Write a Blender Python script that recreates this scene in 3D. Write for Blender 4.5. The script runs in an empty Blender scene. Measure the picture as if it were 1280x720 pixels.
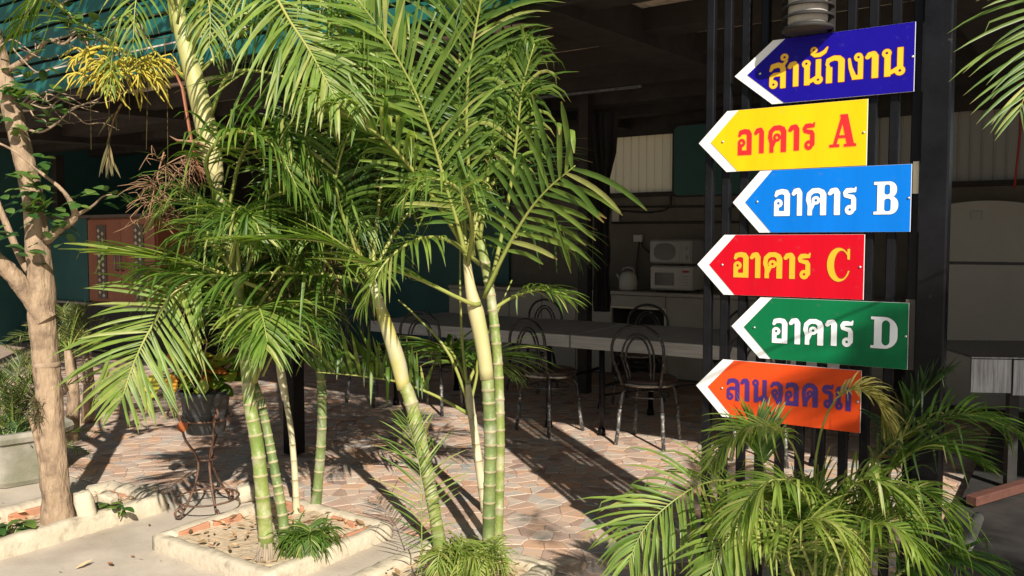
import bpy, math, random
import numpy as np
from mathutils import Vector, Matrix, Euler
R = math.radians
random.seed(7)
SC = bpy.context.scene
COL = SC.collection

# ------------------------------------------------------------------ camera, world, sun, exposure
F, CAMH, PH = 1050.0, 1.45, math.atan(60 / 1050.0)
cam = bpy.data.cameras.new('camera'); cam_o = bpy.data.objects.new('camera', cam); COL.objects.link(cam_o)
cam.sensor_width = 36.0; cam.lens = 36.0 * F / 1280.0; cam.clip_start = 0.05; cam.clip_end = 2000
cam_o.location = (0, 0, CAMH); cam_o.rotation_euler = (R(90) - PH, 0, 0)
SC.camera = cam_o
SUN_EL = R(33); SUN_DIR = Vector((0.287 * math.cos(SUN_EL), -0.958 * math.cos(SUN_EL), math.sin(SUN_EL)))   # towards the sun
w = bpy.data.worlds.new('World'); SC.world = w; w.use_nodes = True
nt = w.node_tree; nt.nodes.clear()
sky = nt.nodes.new('ShaderNodeTexSky'); sky.sky_type = 'NISHITA'; sky.sun_disc = False
sky.sun_elevation = SUN_EL; sky.sun_rotation = math.atan2(SUN_DIR.x, SUN_DIR.y)
bg = nt.nodes.new('ShaderNodeBackground'); bg.inputs['Strength'].default_value = 0.055
wo = nt.nodes.new('ShaderNodeOutputWorld')
nt.links.new(sky.outputs[0], bg.inputs[0]); nt.links.new(bg.outputs[0], wo.inputs[0])
sun = bpy.data.lights.new('sun', 'SUN'); sun.energy = 5.0; sun.angle = R(0.55); sun.color = (1.0, 0.93, 0.82)
sun_o = bpy.data.objects.new('sun', sun); COL.objects.link(sun_o)
sun_o.rotation_euler = (-SUN_DIR).to_track_quat('-Z', 'Y').to_euler(); sun_o.location = (3, -8, 8)
SC.view_settings.view_transform = 'Standard'; SC.view_settings.look = 'None'
SC.view_settings.gamma = 1.0; SC.view_settings.exposure = 0.48
SC.cycles.max_bounces = 8; SC.cycles.transparent_max_bounces = 8

# ------------------------------------------------------------------ placing helpers
def ray(px, py):
    a = (px - 640) / F; b = (360 - py) / F; c, s = math.cos(PH), math.sin(PH)
    return Vector((a, c + b * s, -s + b * c))
def G(px, py, z=0.0):
    r = ray(px, py); t = (z - CAMH) / r.z; return Vector((r.x * t, r.y * t, z))
def P(px, py, Y):
    r = ray(px, py); t = Y / r.y; return Vector((r.x * t, Y, CAMH + r.z * t))
TH = R(34); UX = Vector((math.cos(TH), -math.sin(TH), 0)); VX = Vector((math.sin(TH), math.cos(TH), 0)); ZX = Vector((0, 0, 1))
def B(s, v, z=0.0): return UX * s + VX * v + ZX * z          # building frame
ROTB = -TH                                                   # rotation_z of the building frame

# ------------------------------------------------------------------ mesh builder
class MB:
    def __init__(s): s.v = []; s.f = []; s.m = []; s.a = []; s.t = []; s.smooth = []
    def add(s, vs, fs, mi=0, var=0.5, tip=None, smooth=False):
        o = len(s.v); s.v += [tuple(p) for p in vs]
        s.a += [var] * len(vs) if not isinstance(var, (list, tuple)) else list(var)
        s.t += [0.0] * len(vs) if tip is None else list(tip)
        for f in fs: s.f.append(tuple(i + o for i in f)); s.m.append(mi); s.smooth.append(smooth)
    def box(s, c, size, ax=None, mi=0, var=0.5, bev=0.0):
        X, Y, Z = ax if ax else (Vector((1, 0, 0)), Vector((0, 1, 0)), Vector((0, 0, 1)))
        c = Vector(c); hx, hy, hz = size[0] / 2, size[1] / 2, size[2] / 2
        if bev <= 0:
            vs = [c + X * (a * hx) + Y * (b * hy) + Z * (d * hz) for d in (-1, 1) for a, b in ((-1, -1), (1, -1), (1, 1), (-1, 1))]
            s.add(vs, [(3, 2, 1, 0), (4, 5, 6, 7), (0, 1, 5, 4), (1, 2, 6, 5), (2, 3, 7, 6), (3, 0, 4, 7)], mi, var)
            return
        b = min(bev, hx * .9, hy * .9, hz * .9)
        vs = []; idx = {}
        for sx in (-1, 1):
            for sy in (-1, 1):
                for sz in (-1, 1):
                    for k in range(3):
                        e = [hx - b, hy - b, hz - b]; e[k] += b
                        idx[(sx, sy, sz, k)] = len(vs); vs.append(c + X * (sx * e[0]) + Y * (sy * e[1]) + Z * (sz * e[2]))
        fs = []
        def q(l):
            p = [vs[i] for i in l]; n = (p[1] - p[0]).cross(p[2] - p[0]); ce = sum(p, Vector()) / len(p)
            fs.append(tuple(l) if n.dot(ce - c) > 0 else tuple(reversed(l)))
        for k in range(3):
            o1, o2 = [i for i in range(3) if i != k]
            for sg in (-1, 1):
                l = []
                for a, bb in ((-1, -1), (1, -1), (1, 1), (-1, 1)):
                    t = [0, 0, 0]; t[k] = sg; t[o1] = a; t[o2] = bb; l.append(idx[(t[0], t[1], t[2], k)])
                q(l)
        for k in range(3):
            o1, o2 = [i for i in range(3) if i != k]
            for a in (-1, 1):
                for bb in (-1, 1):
                    l = []
                    for kk, e in ((o1, -1), (o1, 1), (o2, 1), (o2, -1)):
                        t = [0, 0, 0]; t[k] = e; t[o1] = a; t[o2] = bb; l.append(idx[(t[0], t[1], t[2], kk)])
                    q(l)
        for sx in (-1, 1):
            for sy in (-1, 1):
                for sz in (-1, 1): q([idx[(sx, sy, sz, k)] for k in range(3)])
        s.add(vs, fs, mi, var)
    def tube(s, path, rad, n=8, mi=0, var=0.5, cap=True, smooth=True, mis=None, flat=1.0):
        path = [Vector(p) for p in path]; m = len(path)
        if not isinstance(rad, (list, tuple)): rad = [rad] * m
        vs = []; prev = None
        for i, p in enumerate(path):
            t = (path[min(i + 1, m - 1)] - path[max(i - 1, 0)])
            if t.length < 1e-9: t = Vector((0, 0, 1))
            t.normalize()
            if prev is None:
                ref = Vector((0, 0, 1)) if abs(t.z) < .9 else Vector((1, 0, 0)); a = t.cross(ref).normalized()
            else:
                a = prev - t * prev.dot(t)
                a = a.normalized() if a.length > 1e-6 else t.orthogonal().normalized()
            prev = a; b = t.cross(a)
            for k in range(n):
                an = 2 * math.pi * k / n; vs.append(p + a * (math.cos(an) * rad[i]) + b * (math.sin(an) * rad[i] * flat))
        base = len(s.v); s.v += [tuple(p) for p in vs]; s.a += [var] * len(vs); s.t += [i / max(1, m - 1) for i in range(m) for _ in range(n)]
        for i in range(m - 1):
            for k in range(n):
                s.f.append((base + i * n + k, base + i * n + (k + 1) % n, base + (i + 1) * n + (k + 1) % n, base + (i + 1) * n + k))
                s.m.append(mis[i] if mis else mi); s.smooth.append(smooth)
        if cap:
            s.f.append(tuple(base + k for k in reversed(range(n)))); s.m.append(mi); s.smooth.append(False)
            s.f.append(tuple(base + (m - 1) * n + k for k in range(n))); s.m.append(mi); s.smooth.append(False)
    def prism(s, pts, z0, z1, ax=None, o=None, mi=0, var=0.5, bottom=True):
        X, Y, Z = ax if ax else (Vector((1, 0, 0)), Vector((0, 1, 0)), Vector((0, 0, 1))); o = Vector(o) if o is not None else Vector()
        n = len(pts)
        vs = [o + X * a + Y * b + Z * z0 for a, b in pts] + [o + X * a + Y * b + Z * z1 for a, b in pts]
        fs = [tuple(range(n, 2 * n))] + [(k, (k + 1) % n, n + (k + 1) % n, n + k) for k in range(n)]
        if bottom: fs.append(tuple(reversed(range(n))))
        s.add(vs, fs, mi, var)
    def lathe(s, prof, c, n=24, mi=0, var=0.5, smooth=True, cap=False):
        c = Vector(c); m = len(prof); vs = []
        for r_, z in prof:
            for k in range(n):
                a = 2 * math.pi * k / n; vs.append(c + Vector((math.cos(a) * r_, math.sin(a) * r_, z)))
        fs = [(i * n + k, i * n + (k + 1) % n, (i + 1) * n + (k + 1) % n, (i + 1) * n + k) for i in range(m - 1) for k in range(n)]
        if cap: fs += [tuple(reversed(range(n))), tuple(range((m - 1) * n, m * n))]
        s.add(vs, fs, mi, var, smooth=smooth)

def make_mesh(name, mb, mats, off=Vector()):
    me = bpy.data.meshes.new(name)
    me.from_pydata([(p[0] - off[0], p[1] - off[1], p[2] - off[2]) for p in mb.v], [], mb.f)
    for m in (mats if isinstance(mats, (list, tuple)) else [mats]): me.materials.append(m)
    me.polygons.foreach_set('material_index', mb.m); me.polygons.foreach_set('use_smooth', mb.smooth)
    a = me.attributes.new('var', 'FLOAT', 'POINT'); a.data.foreach_set('value', mb.a)
    a = me.attributes.new('tip', 'FLOAT', 'POINT'); a.data.foreach_set('value', mb.t)
    me.update(); return me

def thing(name, label, cat, loc=(0, 0, 0), rz=0.0, group=None):
    o = bpy.data.objects.new(name, None); COL.objects.link(o); o.location = loc; o.rotation_euler = (0, 0, rz); o.empty_display_size = .1
    o['label'] = label; o['category'] = cat
    if group: o['group'] = group
    return o
def obj(name, mb, mats, parent=None, world=False, label=None, kind=None):
    """parent: thing; world=True means the builder holds world coordinates and the parent is unrotated."""
    off = Vector()
    if parent is not None and world:
        off = Vector(parent.location)
        if parent.parent: off = off + Vector(parent.parent.location)
    if parent is None and world:
        c = sum((Vector(p) for p in mb.v), Vector()) / max(1, len(mb.v)); c.z = min(p[2] for p in mb.v); off = c
    me = make_mesh(name, mb, mats, off); o = bpy.data.objects.new(name, me); COL.objects.link(o)
    if parent is not None: o.parent = parent
    elif world: o.location = off
    if label: o['label'] = label
    if kind: o['kind'] = kind
    return o
def tag(o, label, cat, group=None):
    o['label'] = label; o['category'] = cat
    if group: o['group'] = group
    return o
def shared(name, me, parent, loc=(0, 0, 0), rot=(0, 0, 0), scale=None):
    o = bpy.data.objects.new(name, me); COL.objects.link(o); o.parent = parent; o.location = loc; o.rotation_euler = rot
    if scale: o.scale = scale
    return o
def copy_tree(o, parent=None):
    c = o.copy(); COL.objects.link(c)
    if parent is not None: c.parent = parent
    for ch in list(o.children): copy_tree(ch, c)
    return c

# ------------------------------------------------------------------ materials
def rgb(r, g, b): return (r, g, b, 1.0)
def mat(name, base, rough=.6, metal=0.0, c2=None, scale=8.0, detail=5.0, bump=0.0, bscale=None, spec=.5, contrast=(.35, .65), coat=0.0, attr=None, stretch=None, c3=None, scale3=2.0, con3=(.5, .7)):
    m = bpy.data.materials.new(name); m.use_nodes = True; t = m.node_tree; N = t.nodes; L = t.links
    p = N['Principled BSDF']; p.inputs['Roughness'].default_value = rough; p.inputs['Metallic'].default_value = metal
    p.inputs['Specular IOR Level'].default_value = spec; p.inputs['Coat Weight'].default_value = coat
    p.inputs['Base Color'].default_value = rgb(*base)
    tc = N.new('ShaderNodeTexCoord'); vec = tc.outputs['Object']
    if stretch:
        mp = N.new('ShaderNodeMapping'); mp.inputs['Scale'].default_value = stretch; L.new(vec, mp.inputs[0]); vec = mp.outputs[0]
    out = None
    if c2:
        n = N.new('ShaderNodeTexNoise'); n.inputs['Scale'].default_value = scale; n.inputs['Detail'].default_value = detail; n.inputs['Roughness'].default_value = .65
        L.new(vec, n.inputs['Vector'])
        cr = N.new('ShaderNodeValToRGB'); cr.color_ramp.elements[0].position = contrast[0]; cr.color_ramp.elements[1].position = contrast[1]
        cr.color_ramp.elements[0].color = rgb(*base); cr.color_ramp.elements[1].color = rgb(*c2)
        L.new(n.outputs['Fac'], cr.inputs[0]); out = cr.outputs[0]
    if c3:
        n3 = N.new('ShaderNodeTexNoise'); n3.inputs['Scale'].default_value = scale3; n3.inputs['Detail'].default_value = 6
        L.new(tc.outputs['Object'], n3.inputs['Vector'])
        mr = N.new('ShaderNodeMapRange'); mr.inputs[1].default_value = con3[0]; mr.inputs[2].default_value = con3[1]; L.new(n3.outputs['Fac'], mr.inputs[0])
        mx = N.new('ShaderNodeMix'); mx.data_type = 'RGBA'; L.new(mr.outputs[0], mx.inputs[0])
        if out: L.new(out, mx.inputs[6])
        else: mx.inputs[6].default_value = rgb(*base)
        mx.inputs[7].default_value = rgb(*c3); out = mx.outputs[2]
    if out: L.new(out, p.inputs['Base Color'])
    if bump > 0:
        nb = N.new('ShaderNodeTexNoise'); nb.inputs['Scale'].default_value = bscale or scale * 3; nb.inputs['Detail'].default_value = 6
        L.new(vec, nb.inputs['Vector'])
        b = N.new('ShaderNodeBump'); b.inputs['Strength'].default_value = 1.0; b.inputs['Distance'].default_value = bump
        L.new(nb.outputs['Fac'], b.inputs['Height']); L.new(b.outputs[0], p.inputs['Normal'])
        mr = N.new('ShaderNodeMapRange'); mr.inputs[3].default_value = max(.02, rough - .12); mr.inputs[4].default_value = min(1, rough + .12)
        L.new(nb.outputs['Fac'], mr.inputs[0]); L.new(mr.outputs[0], p.inputs['Roughness'])
    return m
def leaf_mat(name, cols, trans=.35, rough=.42, tipc=None, transcol=None):
    """cols: ramp over the per-leaflet attribute; tipc: dried tip colour"""
    m = bpy.data.materials.new(name); m.use_nodes = True; t = m.node_tree; N = t.nodes; L = t.links
    p = N['Principled BSDF']; p.inputs['Roughness'].default_value = rough; p.inputs['Specular IOR Level'].default_value = .45
    at = N.new('ShaderNodeAttribute'); at.attribute_name = 'var'
    cr = N.new('ShaderNodeValToRGB'); e = cr.color_ramp.elements
    e[0].position = cols[0][0]; e[0].color = rgb(*cols[0][1]); e[1].position = cols[-1][0]; e[1].color = rgb(*cols[-1][1])
    for po, c in cols[1:-1]: x = e.new(po); x.color = rgb(*c)
    L.new(at.outputs['Fac'], cr.inputs[0])
    tc = N.new('ShaderNodeTexCoord'); n = N.new('ShaderNodeTexNoise'); n.inputs['Scale'].default_value = 14; n.inputs['Detail'].default_value = 4
    L.new(tc.outputs['Object'], n.inputs['Vector'])
    mr = N.new('ShaderNodeMapRange'); mr.inputs[1].default_value = .3; mr.inputs[2].default_value = .7; mr.inputs[3].default_value = .75; mr.inputs[4].default_value = 1.2
    L.new(n.outputs['Fac'], mr.inputs[0])
    hs = N.new('ShaderNodeHueSaturation'); L.new(cr.outputs[0], hs.inputs['Color']); L.new(mr.outputs[0], hs.inputs['Value'])
    col = hs.outputs[0]
    if tipc:
        ta = N.new('ShaderNodeAttribute'); ta.attribute_name = 'tip'
        ad = N.new('ShaderNodeMath'); ad.operation = 'ADD'; L.new(ta.outputs['Fac'], ad.inputs[0])
        sb = N.new('ShaderNodeMath'); sb.operation = 'MULTIPLY_ADD'; sb.inputs[1].default_value = .5; sb.inputs[2].default_value = -.25
        L.new(n.outputs['Fac'], sb.inputs[0]); L.new(sb.outputs[0], ad.inputs[1])
        m2 = N.new('ShaderNodeMapRange'); m2.inputs[1].default_value = .92; m2.inputs[2].default_value = 1.06; L.new(ad.outputs[0], m2.inputs[0])
        mx = N.new('ShaderNodeMix'); mx.data_type = 'RGBA'; L.new(m2.outputs[0], mx.inputs[0]); L.new(col, mx.inputs[6]); mx.inputs[7].default_value = rgb(*tipc)
        col = mx.outputs[2]
    L.new(col, p.inputs['Base Color'])
    tr = N.new('ShaderNodeBsdfTranslucent')
    gm = N.new('ShaderNodeMix'); gm.data_type = 'RGBA'; gm.blend_type = 'MULTIPLY'; gm.inputs[0].default_value = 1.0
    L.new(col, gm.inputs[6]); gm.inputs[7].default_value = rgb(*(transcol or (1.35, 1.5, .6))); L.new(gm.outputs[2], tr.inputs[0])
    ms = N.new('ShaderNodeMixShader'); ms.inputs[0].default_value = trans
    L.new(p.outputs[0], ms.inputs[1]); L.new(tr.outputs[0], ms.inputs[2]); L.new(ms.outputs[0], N['Material Output'].inputs[0])
    return m

M = {}
M['leaf'] = leaf_mat('palm_leaf', [(0, (.028, .065, .016)), (.45, (.095, .180, .030)), (.8, (.22, .315, .055)), (1, (.38, .40, .12))], tipc=(.34, .22, .09), trans=.4)
M['leaf_dark'] = leaf_mat('palm_leaf_shaded', [(0, (.020, .05, .015)), (.5, (.05, .11, .024)), (1, (.13, .20, .04))], tipc=(.3, .2, .08), trans=.35)  # darker copy of the palm leaf; inner fronds' shade put into its colour
M['leaf_pale'] = leaf_mat('palm_leaf_yellowing', [(0, (.22, .28, .06)), (.5, (.33, .34, .08)), (1, (.45, .38, .12))], tipc=(.42, .26, .1), trans=.3)
M['leaf_dry'] = leaf_mat('dry_palm_leaf', [(0, (.05, .045, .02)), (.5, (.12, .10, .04)), (1, (.26, .19, .08))], trans=.15, rough=.7)
M['leaf_tree'] = leaf_mat('tree_leaf', [(0, (.03, .08, .02)), (.5, (.06, .14, .03)), (1, (.16, .24, .05))], trans=.3)
M['croton'] = leaf_mat('croton_leaf', [(0, (.04, .09, .02)), (.45, (.12, .2, .03)), (.62, (.5, .45, .05)), (.8, (.7, .3, .03)), (1, (.3, .06, .02))], trans=.3)
M['spiky'] = leaf_mat('cycad_leaf', [(0, (.03, .055, .018)), (.6, (.09, .13, .03)), (1, (.2, .19, .06))], tipc=(.3, .2, .08), trans=.15)
M['rachis'] = mat('palm_rachis', (.22, .28, .055), .4, c2=(.34, .33, .09), scale=6)
M['rachis_g'] = mat('palm_rachis_green', (.12, .2, .035), .4, c2=(.25, .3, .06), scale=6)
M['stem'] = mat('palm_stem_green', (.15, .22, .045), .5, c2=(.32, .33, .10), scale=6, bump=.003, bscale=60, c3=(.42, .40, .27), scale3=12, con3=(.48, .7))
M['stem_dk'] = mat('palm_stem_old_green', (.10, .16, .045), .5, c2=(.22, .26, .09), scale=7, bump=.003, bscale=60, c3=(.38, .36, .25), scale3=10, con3=(.52, .72))
M['stem_pale'] = mat('palm_stem_pale', (.45, .42, .26), .6, c2=(.62, .55, .36), scale=14, bump=.003, bscale=60, stretch=(1, 1, .3))
M['rootm'] = mat('root_bark', (.25, .19, .13), .9, c2=(.36, .29, .21), scale=30, bump=.006, bscale=70, stretch=(1, 1, .25))
M['node'] = mat('palm_stem_ring', (.46, .40, .24), .8, c2=(.30, .24, .13), scale=25)
M['shaft'] = mat('crownshaft_yellow', (.50, .42, .10), .42, c2=(.30, .34, .08), scale=4, stretch=(1, 1, .25), c3=(.46, .42, .28), scale3=7, con3=(.40, .62))
M['shaft_pale'] = mat('crownshaft_cream', (.56, .47, .27), .48, c2=(.38, .39, .13), scale=4, stretch=(1, 1, .25), c3=(.5, .34, .18), scale3=9, con3=(.62, .75))
M['inflor'] = mat('palm_flower_yellow', (.50, .37, .03), .6, c2=(.34, .32, .05), scale=20)
M['inflor_dry'] = mat('palm_flower_dead', (.20, .11, .06), .85, c2=(.32, .18, .10), scale=20)
M['bark'] = mat('tree_bark', (.25, .17, .105), .9, c2=(.40, .285, .185), scale=26, bump=.012, bscale=60, stretch=(1, 1, .3), c3=(.17, .115, .075), scale3=16, con3=(.50, .72))
M['twig'] = mat('twig_bark', (.25, .17, .11), .8, c2=(.38, .28, .19), scale=20)
M['black'] = mat('black_painted_steel', (.005, .005, .006), .34, c2=(.010, .010, .012), scale=6, spec=.16, bump=.0006, bscale=90, c3=(.05, .046, .042), scale3=24, con3=(.70, .8))
M['blackwood'] = mat('dark_timber', (.018, .014, .012), .75, c2=(.035, .028, .024), scale=5, bump=.001)
M['chair'] = mat('worn_black_chair_tube', (.014, .013, .014), .35, metal=0.0, c2=(.035, .033, .033), scale=10, c3=(.24, .23, .21), scale3=45, con3=(.60, .70))
M['chairleg'] = mat('scuffed_chair_leg', (.03, .03, .03), .35, c2=(.09, .09, .085), scale=30, c3=(.28, .265, .24), scale3=55, con3=(.50, .64))
M['seat'] = mat('dark_vinyl_seat', (.03, .018, .014), .5, c2=(.06, .03, .022), scale=8, bump=.0008, bscale=120)
M['seatband'] = mat('seat_metal_band', (.35, .33, .3), .25, metal=.8, c2=(.12, .11, .1), scale=12)
M['tabletop'] = mat('worn_laminate_top', (.34, .335, .33), .4, c2=(.44, .435, .43), scale=5, stretch=(1, .4, 1), bump=.0004)
M['tableedge'] = mat('table_edge_band', (.48, .47, .46), .4, c2=(.33, .33, .32), scale=14, stretch=(.3, 1, 6))
M['steel'] = mat('brushed_steel', (.30, .31, .33), .38, metal=.75, c2=(.14, .14, .15), scale=9, stretch=(9, 9, .5), bump=.0004)
M['concrete'] = mat('kerb_concrete', (.57, .49, .365), .88, c2=(.46, .395, .29), scale=12, bump=.005, bscale=38, c3=(.28, .235, .17), scale3=13, con3=(.56, .74))
M['ground'] = mat('pavement_concrete', (.57, .49, .395), .85, c2=(.46, .395, .32), scale=3.0, bump=.002, bscale=70, c3=(.32, .265, .21), scale3=2.1, con3=(.50, .80))
M['grout'] = mat('floor_grout', (.40, .30, .23), .9, c2=(.30, .22, .17), scale=6, bump=.001)
M['pot_concrete'] = mat('mossy_concrete', (.36, .33, .27), .9, c2=(.24, .22, .175), scale=5, bump=.003, bscale=40, c3=(.13, .14, .07), scale3=3, con3=(.5, .75))
M['brick'] = mat('orange_brick', (.50, .21, .11), .9, c2=(.40, .22, .14), scale=14, bump=.003)
M['soil'] = mat('dry_soil', (.48, .36, .23), .95, c2=(.62, .5, .35), scale=14, bump=.012, bscale=30)
M['litter'] = leaf_mat('leaf_litter', [(0, (.14, .08, .04)), (.5, (.42, .26, .13)), (.8, (.62, .46, .27)), (1, (.5, .17, .06))], trans=.1, rough=.8)
M['teal'] = mat('teal_painted_board', (.007, .10, .088), .55, c2=(.010, .125, .11), scale=4, bump=.0008, c3=(.05, .1, .09), scale3=8, con3=(.6, .8))
M['tealroof'] = mat('teal_roof_sheet', (.02, .24, .2), .4, c2=(.03, .3, .25), scale=3)
M['tealwall'] = mat('teal_wall_paint', (.02, .085, .082), .6, c2=(.028, .105, .10), scale=3)
M['rooftile'] = mat('roof_underside', (.66, .55, .46), .9, c2=(.74, .63, .53), scale=2.6, bump=.001, c3=(.20, .155, .12), scale3=5, con3=(.48, .7), stretch=(1, 2.5, 1))
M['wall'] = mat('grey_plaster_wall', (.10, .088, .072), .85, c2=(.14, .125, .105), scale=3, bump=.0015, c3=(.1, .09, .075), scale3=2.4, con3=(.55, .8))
M['counter'] = mat('counter_front_tile', (.27, .245, .205), .5, c2=(.33, .3, .25), scale=3)
M['siding'] = mat('cream_siding', (.66, .58, .42), .55, c2=(.58, .5, .36), scale=3)
M['cabinet'] = mat('orange_brown_cabinet', (.34, .12, .06), .5, c2=(.27, .09, .045), scale=4, stretch=(1, 1, .3))
M['whiteplastic'] = mat('off_white_plastic', (.44, .42, .38), .4, c2=(.37, .35, .32), scale=4)
M['silverplastic'] = mat('silver_plastic', (.30, .30, .29), .35, c2=(.25, .25, .24), scale=4)
M['darkglass'] = mat('dark_oven_glass', (.008, .008, .009), .12)
M['fridge'] = mat('grey_fridge_enamel', (.28, .265, .235), .3, c2=(.33, .31, .28), scale=2)
M['potplastic'] = mat('black_plastic_pot', (.025, .026, .028), .45, c2=(.045, .046, .05), scale=9, bump=.0006)
M['rust'] = mat('rusty_iron', (.06, .035, .025), .6, c2=(.17, .085, .05), scale=28, bump=.001)
M['redbar'] = mat('red_brown_timber', (.13, .05, .035), .75, c2=(.09, .036, .026), scale=6, stretch=(1, 6, 6), bump=.001)
M['deck'] = mat('dark_deck_plate', (.028, .026, .025), .6, c2=(.05, .047, .044), scale=5, bump=.001)
M['greygrip'] = mat('grey_grip', (.2, .19, .18), .6, c2=(.28, .27, .25), scale=20)
M['white'] = mat('sign_white', (.82, .81, .79), .35)
M['cream'] = mat('cream_paint', (.74, .66, .46), .5, c2=(.66, .58, .4), scale=9)
M['brownstrip'] = mat('brown_strip', (.09, .065, .05), .5, c2=(.12, .09, .07), scale=9)
M['diffuser'] = mat('frosted_lamp_glass', (.58, .55, .50), .4, spec=.3, c2=(.34, .32, .29), scale=6)
M['lampmetal'] = mat('grey_lamp_metal', (.028, .026, .025), .55, spec=.12, c2=(.045, .042, .04), scale=9)
M['screw'] = mat('screw_metal', (.6, .6, .6), .3, metal=.8)
M['cloth'] = mat('dark_cloth', (.014, .012, .014), .95, c2=(.022, .02, .022), scale=5)
M['redcord'] = mat('red_cord', (.3, .02, .02), .6)
M['glow'] = None
def sign_mat(n, c, var=.86): return mat(n, c, .36, c2=tuple(x * var for x in c), scale=2.2, spec=.16, bump=.0002, bscale=140, c3=tuple(x * .8 + .025 for x in c), scale3=38, con3=(.62, .8), stretch=(3, 1, .5))
SG = dict(navy=sign_mat('sign_navy', (.010, .004, .27)), yellow=sign_mat('sign_yellow', (.84, .55, .006)), blue=sign_mat('sign_blue', (.002, .18, .70)),
          red=sign_mat('sign_red', (.60, .003, .016)), green=sign_mat('sign_green', (.003, .16, .055)), orange=sign_mat('sign_orange', (.84, .085, .014)))
LM = dict(gold=mat('letter_gold', (.88, .50, .02), .35), red=mat('letter_red', (.78, .02, .02), .35), white=mat('letter_white', (.8, .83, .84), .35),
          purple=mat('letter_purple', (.06, .02, .20), .35), amber=mat('letter_amber', (.88, .42, .02), .35),
          e_rust=mat('outline_rust', (.30, .05, .02), .4), e_orange=mat('outline_orange', (.88, .40, .02), .4), e_blue=mat('outline_slate', (.02, .13, .36), .4),
          e_dark=mat('outline_dark_red', (.36, .03, .01), .4), e_green=mat('outline_green', (.01, .07, .04), .4), e_purple=mat('outline_wine', (.40, .03, .05), .4))

# translucent corrugated sheet for the clerestory
def trans_mat(name, c):
    m = bpy.data.materials.new(name); m.use_nodes = True; N = m.node_tree.nodes; L = m.node_tree.links
    p = N['Principled BSDF']; p.inputs['Base Color'].default_value = rgb(*c); p.inputs['Roughness'].default_value = .5
    t = N.new('ShaderNodeBsdfTranslucent'); t.inputs[0].default_value = rgb(*c); s = N.new('ShaderNodeMixShader'); s.inputs[0].default_value = .5
    L.new(p.outputs[0], s.inputs[1]); L.new(t.outputs[0], s.inputs[2]); L.new(s.outputs[0], N['Material Output'].inputs[0]); return m
M['translucent'] = trans_mat('translucent_sheet', (.75, .66, .46))
M['translucent_g'] = trans_mat('translucent_sheet_grey', (.22, .2, .16))

# stone material for the patio: ramp over the per-stone attribute, with grain inside each stone
def stone_mat():
    m = bpy.data.materials.new('patio_stone'); m.use_nodes = True; t = m.node_tree; N = t.nodes; L = t.links; p = N['Principled BSDF']
    at = N.new('ShaderNodeAttribute'); at.attribute_name = 'var'
    tc = N.new('ShaderNodeTexCoord'); g = N.new('ShaderNodeNewGeometry'); n = N.new('ShaderNodeTexNoise'); n.inputs['Scale'].default_value = 9; n.inputs['Detail'].default_value = 6
    L.new(g.outputs['Position'], n.inputs['Vector'])
    a = N.new('ShaderNodeMath'); a.operation = 'MULTIPLY_ADD'; a.inputs[1].default_value = .22; a.inputs[2].default_value = -.11; L.new(n.outputs['Fac'], a.inputs[0])
    b = N.new('ShaderNodeMath'); b.operation = 'ADD'; L.new(a.outputs[0], b.inputs[0]); L.new(at.outputs['Fac'], b.inputs[1])
    cr = N.new('ShaderNodeValToRGB'); e = cr.color_ramp.elements
    cols = [(0, (.26, .17, .14)), (.14, (.42, .28, .21)), (.3, (.62, .36, .21)), (.45, (.58, .45, .35)), (.6, (.48, .33, .26)), (.72, (.42, .40, .36)), (.84, (.66, .52, .40)), (.93, (.32, .34, .33)), (1, (.56, .33, .21))]
    e[0].position = 0; e[0].color = rgb(*cols[0][1]); e[1].position = 1; e[1].color = rgb(*cols[-1][1])
    for po, c in cols[1:-1]: x = e.new(po); x.color = rgb(*c)
    L.new(b.outputs[0], cr.inputs[0])
    n2 = N.new('ShaderNodeTexNoise'); n2.inputs['Scale'].default_value = 2.2; n2.inputs['Detail'].default_value = 5; L.new(g.outputs['Position'], n2.inputs['Vector'])
    mr = N.new('ShaderNodeMapRange'); mr.inputs[1].default_value = .35; mr.inputs[2].default_value = .7; mr.inputs[3].default_value = .05; mr.inputs[4].default_value = .5; L.new(n2.outputs['Fac'], mr.inputs[0])
    mx = N.new('ShaderNodeMix'); mx.data_type = 'RGBA'; L.new(mr.outputs[0], mx.inputs[0]); L.new(cr.outputs[0], mx.inputs[6]); mx.inputs[7].default_value = rgb(.62, .475, .375)
    L.new(mx.outputs[2], p.inputs['Base Color']); p.inputs['Roughness'].default_value = .6
    bm = N.new('ShaderNodeBump'); bm.inputs['Distance'].default_value = .0015; n3 = N.new('ShaderNodeTexNoise'); n3.inputs['Scale'].default_value = 60; L.new(g.outputs['Position'], n3.inputs['Vector'])
    L.new(n3.outputs['Fac'], bm.inputs['Height']); L.new(bm.outputs[0], p.inputs['Normal']); return m
M['stone'] = stone_mat()

# ------------------------------------------------------------------ THE SETTING
def struct(o): o['kind'] = 'structure'; return o
g = MB(); n = 24; X = [-400, -120, -40] + [-14 + i for i in range(29)] + [40, 120, 400]
vs = []; fs = []
for y in X:
    for x in X: vs.append((x, y + 2, -.004))
k = len(X)
for j in range(k - 1):
    for i in range(k - 1): fs.append((j * k + i, j * k + i + 1, (j + 1) * k + i + 1, (j + 1) * k + i))
g.add(vs, fs); struct(obj('ground', g, M['ground']))

def edge_v(s):                                                # front edge of the patio in the building frame
    if s > -3.9: return 3.09
    if s < -4.45: return 2.70
    return 2.70 + (s + 4.45) / .55 * .39
g = MB(); fr = [(3.5, 9.2), (-14, 9.2), (-14, 2.70), (-4.45, 2.70), (-3.9, 3.09), (3.5, 3.09)]
g.add([B(s, v, 0.0) for s, v in fr], [tuple(range(len(fr)))]); patio = struct(obj('patio_floor', g, M['grout']))
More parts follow.
